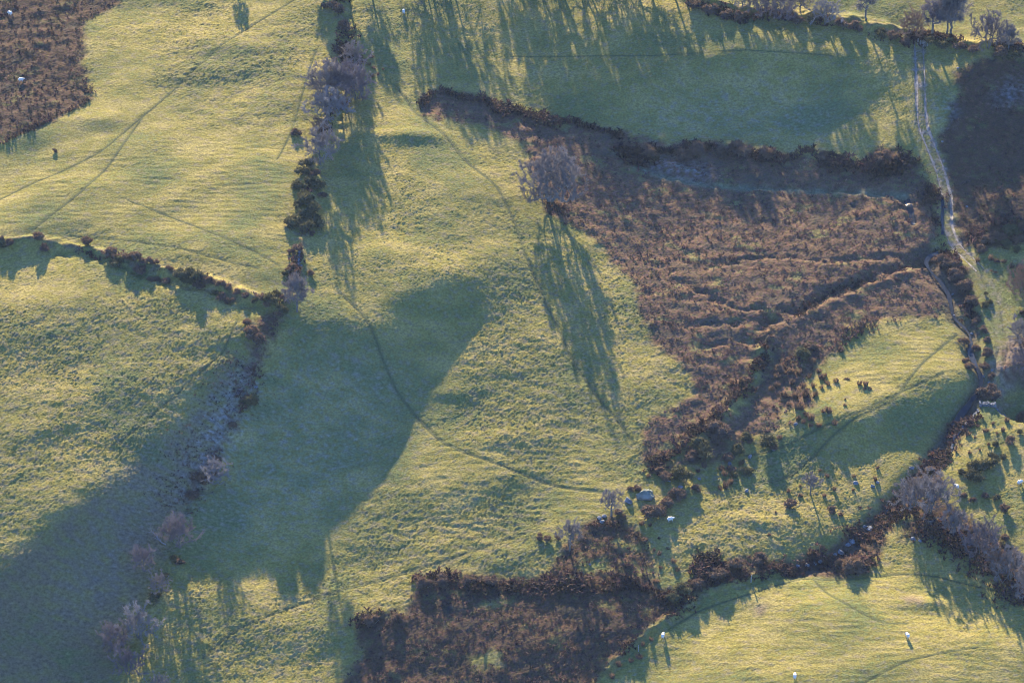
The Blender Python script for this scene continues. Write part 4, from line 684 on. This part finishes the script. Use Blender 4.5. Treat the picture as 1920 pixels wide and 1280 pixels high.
LAND = [('the big round oak',1042,340),('the pale rock outcrop',1225,922),('the slim boulder-side thorn',1146,955),('the long-trunked thorn',1066,1020),('the lone mauve thorn',1519,915),
 ('the lone slope sheep',1257,974),('the brown gully ridge',1390,740),('the grassy knoll crown',1690,650),('the shaded knoll flank',1690,800),('the track stream crossing',1765,466),
 ('the bend of the track',1878,650),('the right-edge dark pit',1915,725),('the ruined wall',1862,756),('the hedge corner',535,575),('the upright corner tree',557,560),('the round pinkish hedge tree',600,300),
 ('the pale hedge-top tree',662,112),('the dark-ditched bank',150,468),('the left hedge bank end',10,452),('the fallen branch',298,1012),('the pale bushy ditch tree',404,888),
 ('the sheep below right gorse',1793,912),('the largest streamside tree',1742,930),('the hooked hedge end',800,195),('the tallest two-trunk tree',1782,50),('the top hedge bend',1430,22),('the slim top-hedge tree',1623,30),('the track gate',1722,78),
 ('the earth bank sheep',1243,1190),('the bottom thicket tip',700,1160),('the rocky stream bed',1560,1030),('the left hedge bank middle',340,520)]
_seen = {}
ORD = ['nearest', 'second nearest', 'third nearest', 'fourth nearest', 'fifth nearest', 'sixth nearest', 'seventh nearest', 'eighth nearest', 'ninth nearest', 'tenth nearest', 'eleventh nearest', 'twelfth nearest', 'thirteenth nearest']+[w+' nearest' for w in 'fourteenth fifteenth sixteenth seventeenth eighteenth nineteenth twentieth twenty-first twenty-second twenty-third twenty-fourth twenty-fifth twenty-sixth twenty-seventh twenty-eighth'.split()]
def place_labels(items, desc):                           # items (px, py, text): each label ranks it beside its closest landmark
    out = {}; grp = {}
    for k, (x, y, w) in enumerate(items):
        L = min(LAND, key=lambda l: math.hypot(l[1]-x, l[2]-y)); dx, dy = x-L[1], y-L[2]
        s = ('right of' if dx > 0 else 'left of') if abs(dx) > abs(dy) else ('below' if dy > 0 else 'above')
        grp.setdefault((w, L[0], s), []).append((math.hypot(dx, dy), k))
    for (w, L, s), v in grp.items():
        v.sort()
        for r, (_, k) in enumerate(v):
            out[k] = '%s %s %s' % (w, s, L) if len(v) == 1 else '%s, %s one %s %s' % (w, ORD[min(r, 27)], s, L)
    return [out[k] for k in range(len(items))]
# px, py of the foot, width in px, tone
BUSHES = [(574,312,22,'g'),(568,328,24,'g'),(592,330,18,'s'),(564,352,24,'g'),(597,352,26,'g'),(582,342,20,'g'),(575,380,26,'g'),(560,388,18,'g'),(582,402,36,'g'),(552,422,30,'g'),(594,420,28,'g'),(572,430,26,'g'),(584,440,12,'s'),
 (568,370,20,'g'),(604,370,14,'s'),(626,22,26,'s'),(612,14,16,'s'),(650,58,26,'s'),(556,252,16,'s'),(560,468,20,'s'),(546,474,12,'s'),(547,502,14,'r'),(540,508,12,'r'),(584,514,13,'r'),(536,514,12,'g'),(512,566,26,'g'),(526,584,20,'g'),(504,574,18,'s'),(534,560,14,'s'),(520,552,16,'g'),
 (2,449,10,'s'),(18,458,14,'s'),(6,462,14,'g'),(71,448,20,'r'),(84,466,18,'s'),(164,458,20,'s'),(206,474,22,'r'),(216,484,14,'r'),(222,498,26,'g'),(240,486,18,'s'),(254,486,20,'s'),(274,492,20,'s'),(290,494,14,'r'),(264,512,24,'s'),(284,526,14,'r'),(296,528,14,'r'),(312,530,16,'s'),(318,504,13,'r'),
 (340,518,24,'g'),(352,528,22,'g'),(366,522,26,'g'),(382,528,22,'s'),(356,514,20,'g'),(372,538,18,'s'),(396,530,16,'r'),(412,534,16,'r'),(430,540,14,'r'),(444,550,14,'r'),(418,560,20,'s'),(432,566,16,'s'),(404,552,12,'g'),(460,558,14,'s'),(476,566,14,'g'),(490,560,14,'s'),
 (472,624,22,'r'),(478,642,26,'s'),(464,606,14,'r'),(470,756,26,'g'),(462,752,16,'s'),(436,800,14,'r'),(330,1050,18,'g'),(338,1056,14,'r'),(372,905,26,'r'),(362,930,22,'s'),(405,862,12,'r'),(312,1080,12,'g'),(290,1122,20,'g'),
 (1283,896,34,'g'),(1250,898,24,'r'),(1238,888,18,'r'),(1440,836,32,'g'),(1398,822,18,'g'),(1386,848,24,'g'),(1326,858,32,'g'),(1300,862,24,'s'),(1366,862,20,'r'),(1372,882,16,'r'),(1395,888,18,'g'),(1376,892,14,'g'),(1404,884,14,'g'),(1408,830,12,'s'),(1452,838,16,'r'),
 (1224,968,36,'s'),(1240,958,18,'s'),(1252,946,22,'s'),(1272,932,28,'s'),(1306,918,16,'r'),(1195,918,14,'r'),(1184,917,12,'r'),(1160,962,14,'s'),(1170,970,12,'s'),(1312,840,30,'g'),(1345,815,40,'s'),
 (1840,878,30,'g'),(1824,880,24,'g'),(1856,872,22,'g'),(1806,888,14,'g'),(1828,900,28,'g'),(1860,862,18,'g'),(1880,858,12,'g'),(1868,834,13,'g'),(1914,784,24,'s'),(1912,812,11,'g'),(1896,832,20,'s'),(1806,930,12,'r'),(1870,935,14,'g'),(1884,958,18,'s'),(1822,938,12,'s'),(1846,932,14,'s'),
 (1762,905,20,'s'),(1745,885,18,'r'),(1722,905,20,'r'),(1705,920,18,'s'),(1860,745,26,'s'),(1842,742,22,'s'),(1858,730,18,'s'),(1830,655,14,'r'),(1850,665,18,'s'),(1852,640,14,'s'),(1844,620,16,'s'),(1832,606,16,'s'),(1846,690,18,'s'),(1856,708,16,'r'),(1818,690,16,'r'),(1812,678,14,'r'),(1806,645,16,'r'),
 (1820,570,22,'s'),(1808,540,26,'s'),(1790,520,26,'s'),(1780,500,26,'s'),(1770,492,22,'s'),(1750,492,14,'r'),(1846,575,12,'g'),(1854,568,12,'g'),(1848,552,8,'g'),
 (1850,452,24,'s'),(1870,446,26,'s'),(1895,438,26,'g'),(1915,430,24,'s'),(1840,470,18,'s'),(1884,462,20,'g'),(1910,455,20,'s'),(1868,492,10,'s'),(1905,470,14,'g'),(1912,505,16,'s'),(1918,590,12,'s'),
 (1300,14,26,'s'),(1330,22,26,'s'),(1360,30,22,'s'),(1390,34,22,'s'),(1490,40,24,'s'),(1520,42,24,'g'),(1580,50,22,'s'),(1605,56,22,'s'),(1650,68,22,'g'),(1675,74,22,'s'),(1700,82,20,'s'),(1745,82,18,'g'),(1765,88,20,'g'),(1800,94,22,'s'),(1825,98,20,'s'),(1875,104,22,'s'),(1900,108,24,'g'),
 (1545,300,22,'s'),(1650,300,22,'r'),(1660,292,18,'r'),(1675,300,18,'r'),(1310,290,34,'s'),(1280,298,26,'s'),(1390,290,36,'s'),(1440,296,30,'s'),(1350,292,24,'s'),(1210,290,30,'s'),
 (800,1098,26,'s'),(826,1092,24,'s'),(880,1092,22,'s'),(922,1092,24,'s'),(1284,1110,26,'g'),(1262,1128,24,'g'),(1345,1082,30,'s'),(1310,1098,22,'s'),(1380,1062,24,'s'),(1425,1052,26,'s'),(700,1166,26,'s'),(740,1164,20,'s'),
 (1600,1070,36,'r'),(1580,1060,22,'r'),(1505,668,24,'g'),(1520,655,20,'s'),(1462,695,20,'r'),(102,285,8,'s'),(1010,1008,14,'r'),(1026,1012,14,'r'),(1044,1010,10,'r'),(1482,948,22,'s'),(1560,958,16,'s'),(1885,1010,14,'s'),(735,1000,0,'s')]
BUSHES = [b for b in BUSHES if b[2]]
TONE = {'g': ('gorse', 'dark green gorse bush'), 's': ('scrub', 'brown scrub bush'), 'r': ('rush', 'rusty bracken bush')}
size_word = lambda w: 'small ' if w < 15 else ('large ' if w > 25 else '')
labs = place_labels([(x, y, size_word(w)+TONE[t][1]) for x, y, w, t in BUSHES], '')
for (x, y, w, t), lab in zip(BUSHES, labs):
    p = at(x, y); s = w*mpp(p)*1.08; fo, stm = BUSH[rng.integers(0, 6)]
    o = link('gorse_bush' if t == 'g' else 'scrub_bush', fo, None, p-np.array([0, 0, .06*s])); o.rotation_euler[2] = rng.uniform(0, 6.28); o.scale = (s, s, s*rng.uniform(.8, 1.1))
    if t != 'g': swap(o, TONE[t][0])
    tag(o, lab, 'bush', 'bushes of the hedges and stream banks'); link('stem', stm, o)
RUSHES = [(1574,658,10),(1525,682,8),(1536,698,8),(1540,710,9),(1550,704,8),(1549,714,7),(1552,724,8),(1538,726,8),(1569,716,8),(1588,711,7),(1612,722,9),(1625,720,8),(1622,730,7),(1632,730,7),(1584,748,5),(1586,759,5),(1543,772,10),(1555,774,9),(1485,694,9),(1498,702,10),(1505,724,11),(1485,718,10),(1470,700,9),(1455,708,10),(1460,724,12),(1448,732,10),(1472,740,10),(1490,748,12),(1498,766,12),(1512,778,12),(1522,786,12),(1563,796,9),(1538,800,9),(1520,800,9),(1508,794,9),(1465,820,9),(1510,742,11),(1524,728,10),(1518,708,9),(1530,742,9),(1496,784,9),(1478,758,9),
 (686,116,7),(697,110,7),(693,122,7),(712,138,6),(718,134,7),(695,142,7),(702,128,6),(1202,984,9),(1219,982,8),(1210,1014,8),(1236,1040,8),(1238,1064,7),(1252,1028,6),(1264,1052,9),(1270,1070,8),(1327,1042,6),(1214,895,8),(1222,888,7),(1320,876,12),(1312,884,8),(1350,880,10),(1358,892,10),(1390,868,8),(1362,912,13),(1352,918,11),(1372,908,9),(1230,1090,8),(1236,1010,7),(1228,1030,7),
 (856,1076,9),(862,1072,6),(1545,930,7),(1580,966,9),(1455,962,7),(1440,1002,7),(1496,912,7),(1500,930,8),(1602,892,7),(1598,918,7),(1565,916,8),(1540,884,7),(1554,892,7),(1478,920,7),(1640,900,8),(1646,880,7),(1820,750,7),(1834,800,7),(1848,808,8),(1860,795,7),(1880,805,8),(1890,790,9),(1870,812,7),(1815,815,7),(1800,835,6),(1828,822,6),(1850,832,7),(1818,848,7),(1838,842,6),(1150,1240,0),(1160,1246,10),(1198,1232,10),(1184,1238,9),(1148,1268,9),(1218,1200,8),(1206,1210,9),(1832,490,8),(1856,488,9),(1880,490,7),(1858,506,5),(1866,512,5),(1898,500,9),(1610,1048,10),(1640,1012,11),(1660,985,10),(1672,960,10),(1620,1030,11),(1588,1012,10),(1540,1030,9),(1520,1040,9)]
RUSHES = [b for b in RUSHES if b[2]]
labs = place_labels([(x, y, 'rusty brown rush clump') for x, y, w in RUSHES], '')
for (x, y, w), lab in zip(RUSHES, labs):
    p = at(x+rng.normal(0, 1.5), y+rng.normal(0, 1.5)); s = w*mpp(p)*1.15; o = link('rush_clump', RUSH[rng.integers(0, 5)], None, p-np.array([0, 0, .04])); o.rotation_euler = (rng.uniform(-.22, .22), rng.uniform(-.22, .22), rng.uniform(0, 6.28)); f_ = rng.uniform(.8, 1.25); o.scale = (s*f_, s*f_*rng.uniform(.7, 1.7), s*(rng.uniform(.75, 1.3) if w > 7 else rng.uniform(.4, .9)))
    tag(o, lab, 'rush clump', 'rush clumps on the turf')

# ------------------------------------------------------------------ boulders
I3, F3_ = ico(3)
def rock_mesh(seed, sx=1., sy=.8, sz=.62, mat='rock'):
    r = np.random.default_rng(seed); V = I3.copy(); k = r.normal(size=(14, 3)); k /= np.linalg.norm(k, axis=1)[:, None]; d = r.uniform(.62, .95, 14)
    for q_, dd in zip(k, d):                             # knock flat facets off a ball
        t = V@q_; V = V-np.maximum(0, t-dd)[:, None]*q_
    V = V*(1+.05*np.array([mnoise.noise(Vector(v*3+seed)) for v in V]))[:, None]
    return make_mesh('boulder', V*[sx*.55, sy*.55, sz*.55], F3_, [M[mat]], smooth=False)
ROCK = [rock_mesh(90+s, 1, r1, r2) for s, (r1, r2) in enumerate(((.8, .7), (.9, .6), (.7, .75), (.85, .5)))]
outcrop = rock_mesh(99, 1., .8, .55, 'moss')
_v = np.array([v.co[:] for v in outcrop.vertices]); _n = np.array([mnoise.noise(Vector(v*7))*.16+mnoise.noise(Vector(v*15))*.08 for v in _v]); outcrop.vertices.foreach_set('co', (_v*(1+_n)[:, None]).astype(np.float32).ravel()); outcrop.update()
ROCKS = [(1178,940,16,0,'big blue-grey boulder right of the slim thorn tree'),(1210,930,33,9,'largest moss-topped rock outcrop on the grassy slope'),(1124,972,11,2,'dark blue boulder left of the slim thorn trunk'),(1133,968,9,1,'small dark boulder touching the one left of the slim thorn'),(1129,978,10,3,'pale slab below the dark boulders by the slim thorn'),
 (1254,901,8,3,'pale slab right of the large gorse on the slope'),(1276,913,9,1,'lilac boulder between the outcrop and the rush bush'),(1400,920,9,0,'lone grey boulder right of the rushes on the slope'),(1311,898,7,1,'small pale boulder above the brown bush on the slope'),(1492,796,9,2,'lilac boulder at the foot of the rushes below the gully'),(1452,842,9,1,'grey boulder beside the dark gorse bush under the gully'),
 (1406,856,9,0,'whitish boulder between the gorse bushes'),(1368,870,10,2,'bluish boulder beside the orange bracken bush'),(1604,906,10,1,'pale boulder right of the lone mauve thorn'),(1636,912,9,0,'blue-grey boulder on the slope near the stream edge'),(1646,905,8,2,'dark boulder behind the blue-grey one near the stream edge'),(1710,878,10,0,'whitish boulder at the top of the wooded gully'),
 (1630,992,15,1,'big pale boulder in the upper stream bed'),(1622,988,9,0,'orange-lit boulder touching the big pale stream one'),(1598,1016,14,3,'white slab in the middle of the stream bed'),(1590,1022,9,1,'smaller slab left of the white stream slab'),(1576,1036,13,0,'blue-white boulder in the stream bed beside the rusty bush'),(1566,1040,8,2,'dark boulder next to the blue-white stream boulder'),
 (1538,1052,12,3,'flat grey slab in the lower stream bed'),(1528,1056,9,1,'small grey boulder left of the flat slab'),(1514,1060,10,0,'pale boulder at the lower end of the stream bed'),(1496,1062,9,2,'white boulder at the stream mouth by the bank'),(1712,1010,11,3,'pale flat stone on the grass under the big streamside tree'),(1725,1014,7,1,'reddish stone beside the flat stone under the trees'),
 (1660,965,8,0,'boulder in the gully right of the upper stream bed'),(1666,958,8,3,'pale stone above the gully boulder'),(1854,717,6,3,'white stone in the stream below the quarry'),(1844,706,5,1,'small white stone in the stream beside the knoll'),(1822,626,6,1,'white stone where the stream passes the track grass'),(1786,552,5,0,'white stone in the stream by the spit'),(1788,592,7,3,'pale stone in the stream at the knoll top'),
 (562,492,5,1,'white stone on the hedge bank above the upright tree'),(560,486,5,3,'upper of the white stones on the hedge bank'),(564,498,6,0,'lower white stone on the hedge bank'),(620,238,6,3,'bluish stone between the hedge trees'),(480,726,7,1,'bluish white stone on the shaded ditch edge'),(1796,128,6,3,'white stone in the shade of the top right hedge'),(1813,388,5,1,'white stone in the dark bracken right of the track'),
 (1106,1058,5,1,'white stone in the bracken left of the grassy slope'),(1860,694,6,3,'white stone on the quarry apron'),(1767,266,5,1,'white stone beside the pale upper track'),(614,158,5,1,'white stone under the widest hedge tree')]
for x, y, w, k, lab in ROCKS:
    p = at(x, y); s = w*mpp(p)*1.05; o = link('boulder', outcrop if k == 9 else ROCK[k], None, p+np.array([0, 0, .10*s])); o.rotation_euler = (rng.uniform(-.15, .15), rng.uniform(-.15, .15), rng.uniform(0, 6.28) if k != 9 else -.4); o.scale = (s, s, s)
    tag(o, lab, 'boulder', 'boulders on the slope and in the stream')

# ------------------------------------------------------------------ sheep
def sheep_mesh(graze):
    hz = (.62, -.02) if not graze else (.66, -.46)
    v = [(0, 0, .66), (-.26, 0, .67), (-.46, 0, .62), (.24, 0, .67), (.40, 0, .66), (.52, 0, .66+hz[1]*.35+.03), (hz[0], 0, .68+hz[1]*.8+.04), (hz[0]+.15, 0, .62+hz[1]*.9)]
    e = [(0, 1), (1, 2), (0, 3), (3, 4), (4, 5), (5, 6), (6, 7)]; R = [.27, .28, .19, .26, .20, .12, .105, .06]
    for sx in (-.30, .28):
        for sy in (-1, 1):
            b = len(v); v += [(sx, sy*.13, .44), (sx-.02, sy*.13, .22), (sx, sy*.13, .01)]; e += [(1 if sx < 0 else 3, b), (b, b+1), (b+1, b+2)]; R += [.085, .045, .038]
    b = len(v); v += [(-.60, 0, .50), (hz[0]+.0, .12, .72+hz[1]*.8), (hz[0]+.0, -.12, .72+hz[1]*.8)]; e += [(2, b), (6, b+1), (6, b+2)]; R += [.045, .03, .03]
    me = bpy.data.meshes.new('sheep_skin'); me.from_pydata(v, e, []); o = bpy.data.objects.new('sheep_skin', me); COL.objects.link(o)
    sk = o.modifiers.new('s', 'SKIN'); 
    for i_, rr in enumerate(R): me.skin_vertices[0].data[i_].radius = (rr, rr)
    me.skin_vertices[0].data[0].use_root = True
    o.modifiers.new('d', 'SUBSURF').levels = 2
    dg = bpy.context.evaluated_depsgraph_get(); dg.update(); out = bpy.data.meshes.new_from_object(o.evaluated_get(dg)); bpy.data.objects.remove(o)
    out.name = 'sheep'; out.materials.clear(); out.materials.append(M['wool']); out.materials.append(M['face'])
    for p_ in out.polygons:
        p_.use_smooth = True; p_.material_index = int(p_.center.x > .60 or p_.center.z < .30)
    return out
def prep():
    pass
SH = [None, None]
for k in (0, 1):
    try: SH[k] = sheep_mesh(k == 1)
    except Exception as ex_: raise
SHEEP = [(1257,977,0,.3,'sheep standing alone on the grassy slope right of the outcrop'),(1243,1195,1,1.3,'sheep grazing just below the low earth bank'),(1701,1195,1,1.9,'sheep with a clear shadow in the middle of the bottom right field'),(1490,1271,0,1.5,'sheep near the bottom edge of the picture'),(1793,916,0,2.2,'sheep between the gorse and the streamside trees'),
 (1912,908,1,.6,'sheep near the right edge above the tree belt'),(757,26,1,1.6,'sheep alone in the upper field'),(40,154,0,.2,'sheep among the brown bracken of the top left'),(19,29,1,2.5,'sheep in the far top left corner')]
for x, y, k, a, lab in SHEEP:
    p = at(x, y); o = link('sheep', SH[k], None, p-np.array([0, 0, .02])); o.rotation_euler[2] = a; o.scale = (1.08, 1.12, 1.12); tag(o, lab, 'sheep', 'white sheep grazing the pasture')

# ------------------------------------------------------------------ ruined wall, posts, fallen branch
def wall(name, pts, w, hgt, label, size=.3):
    Q = dense(W2(pts), .28); Vs, Fs, off = [], [], 0; r = np.random.default_rng(5); root = None
    q_ = np.array([(x, y, z) for x in (-1, 1) for y in (-1, 1) for z in (-1, 1)], float); fq = np.array([(0, 1, 3, 2), (4, 6, 7, 5), (0, 4, 5, 1), (2, 3, 7, 6), (0, 2, 6, 4), (1, 5, 7, 3)])
    for c in Q:
        for lay in range(max(1, int(hgt*r.uniform(.6, 1.25)/.22))):
            for sd in (-1, 1):
                s = r.uniform(.7, 1.25, 3)*[.17, .16, .125]; v = q_*s*r.uniform(.72, 1.1, (8, 3)); a = r.uniform(0, 6.28)
                v = np.stack([v[:, 0]*math.cos(a)-v[:, 1]*math.sin(a), v[:, 0]*math.sin(a)+v[:, 1]*math.cos(a), v[:, 2]], -1)
                n_ = np.array([r.normal(0, .05), sd*w/2+r.normal(0, .06)]); pz = ground(c[0], c[1])
                Vs.append(v+[c[0]+n_[0], c[1]+n_[1], pz+.06+lay*.21]); Fs.append(fq+off); off += 8
    o = link(name, make_mesh(name, np.concatenate(Vs), np.concatenate(Fs), [M['rock']], smooth=False)); return tag(o, label, 'wall', 'ruined field walls')
wall('stone_wall', [(1838,752),(1850,755),(1862,758),(1872,762),(1886,763)], .35, .85, 'broken pale drystone wall casting a jagged shadow on the green grass')
wall('stone_wall', [(1790,812),(1803,800),(1815,786),(1826,774),(1834,764)], .3, .4, 'tumbled line of stones along the edge above the stream')
wall('stone_wall', [(1788,814),(1787,826),(1784,838)], .3, .35, 'short heap of stones at the corner above the wooded gully')
wall('stone_wall', [(563,470),(561,486),(560,500)], .5, .4, 'remains of a stone wall on the hedge bank above the upright tree')
def post(x, y, h, label, r=.09):
    p = at(x, y); v, f = prisms([(0, 0, -.2)], [(0.03, 0, h)], [r], [r*.8], 7); v2, f2 = prisms([(0.03, 0, h)], [(.032, 0, h+.03)], [r*.8], [r*.25], 7)
    o = link('fence_post', make_mesh('fence_post', np.concatenate([v, v2]), np.concatenate([f, f2+len(v)]), [M['wood']], smooth=False), None, p); o.rotation_euler = (rng.uniform(-.06, .06), rng.uniform(-.06, .06), 0)
    return tag(o, label, 'fence post', 'wooden posts')
post(1408, 1090, 1.5, 'wooden post on the low earth bank casting a thin shadow', .13); post(1197, 1220, 1.3, 'wooden post at the lower part of the earth bank by the rushes', .1)
post(1721, 84, 1.5, 'pale gate post at the head of the track', .12)
root = bpy.data.objects.new('rail_fence', None); COL.objects.link(root); p0 = at(1725, 86); p1 = at(1739, 87); root.location = p0; root.empty_display_size = .2
tag(root, 'short pale rail fence beside the gate post at the head of the track', 'fence')
dlt = p1-p0
for k, zz in enumerate((.45, .8, 1.1)):
    v, f = prisms([(0, 0, zz)], [tuple(dlt+np.array([0, 0, zz]))], [.05], [.05], 4); link('rail', make_mesh('rail', v, f, [M['wood']], smooth=False), root)
for t in (0, .5, 1):
    v, f = prisms([tuple(dlt*t+np.array([0, .06, -.2]))], [tuple(dlt*t+np.array([0, .06, 1.3]))], [.07], [.06], 6); link('post', make_mesh('post', v, f, [M['wood']], smooth=False), root)
b0 = at(312, 1022); pts = np.array([at(x, y) for x, y in ((311, 1021), (304, 1019), (298, 1014), (292, 1006), (285, 1001))])-b0; pts[:, 2] += [.1, .25, .35, .5, .7]
r_ = np.array([.13, .12, .10, .07, .04]); A = list(pts[:-1]); B = list(pts[1:]); Ra = list(r_[:-1]); Rb = list(r_[1:])
for k in range(26):
    t = rng.uniform(1.2, 4); i_ = min(int(t), 3); q_ = pts[i_]+(pts[i_+1]-pts[i_])*(t-i_); dv = (pts[4]-pts[2]); dv = dv/np.linalg.norm(dv)+rng.normal(0, .6, 3)+[0, 0, .3]
    A.append(q_); B.append(q_+dv*rng.uniform(.4, 1.2)); Ra.append(.03); Rb.append(.012)
v, f = prisms(A, B, Ra, Rb, 5); tag(link('fallen_branch', make_mesh('fallen_branch', v, f, [M['twig_pale']]), None, b0), 'pale fallen branch lying beside the round ditch tree', 'branch')

# ------------------------------------------------------------------ the air: pale winter haze round the camera and the whole scene
if HAZE:
    bm = bmesh.new(); bmesh.ops.create_cube(bm, size=1); me = bpy.data.meshes.new('haze'); bm.to_mesh(me); bm.free()
    lo, hi = -40., CAM[2]+15
    o = link('haze', me, None, (0, 0, (lo+hi)/2)); o.scale = (9000, 9000, hi-lo); tag(o, 'thin pale winter haze over the whole hillside', kind='stuff')
    m = bpy.data.materials.new('haze'); m.use_nodes = True; t = m.node_tree; t.nodes.clear(); out = t.nodes.new('ShaderNodeOutputMaterial'); pv = t.nodes.new('ShaderNodeVolumePrincipled')
    pv.inputs['Color'].default_value = (.46, .64, 1, 1); pv.inputs['Density'].default_value = HAZE; pv.inputs['Anisotropy'].default_value = .2
    t.links.new(pv.outputs[0], out.inputs['Volume']); me.materials.append(m)
print('objects', len(bpy.data.objects))
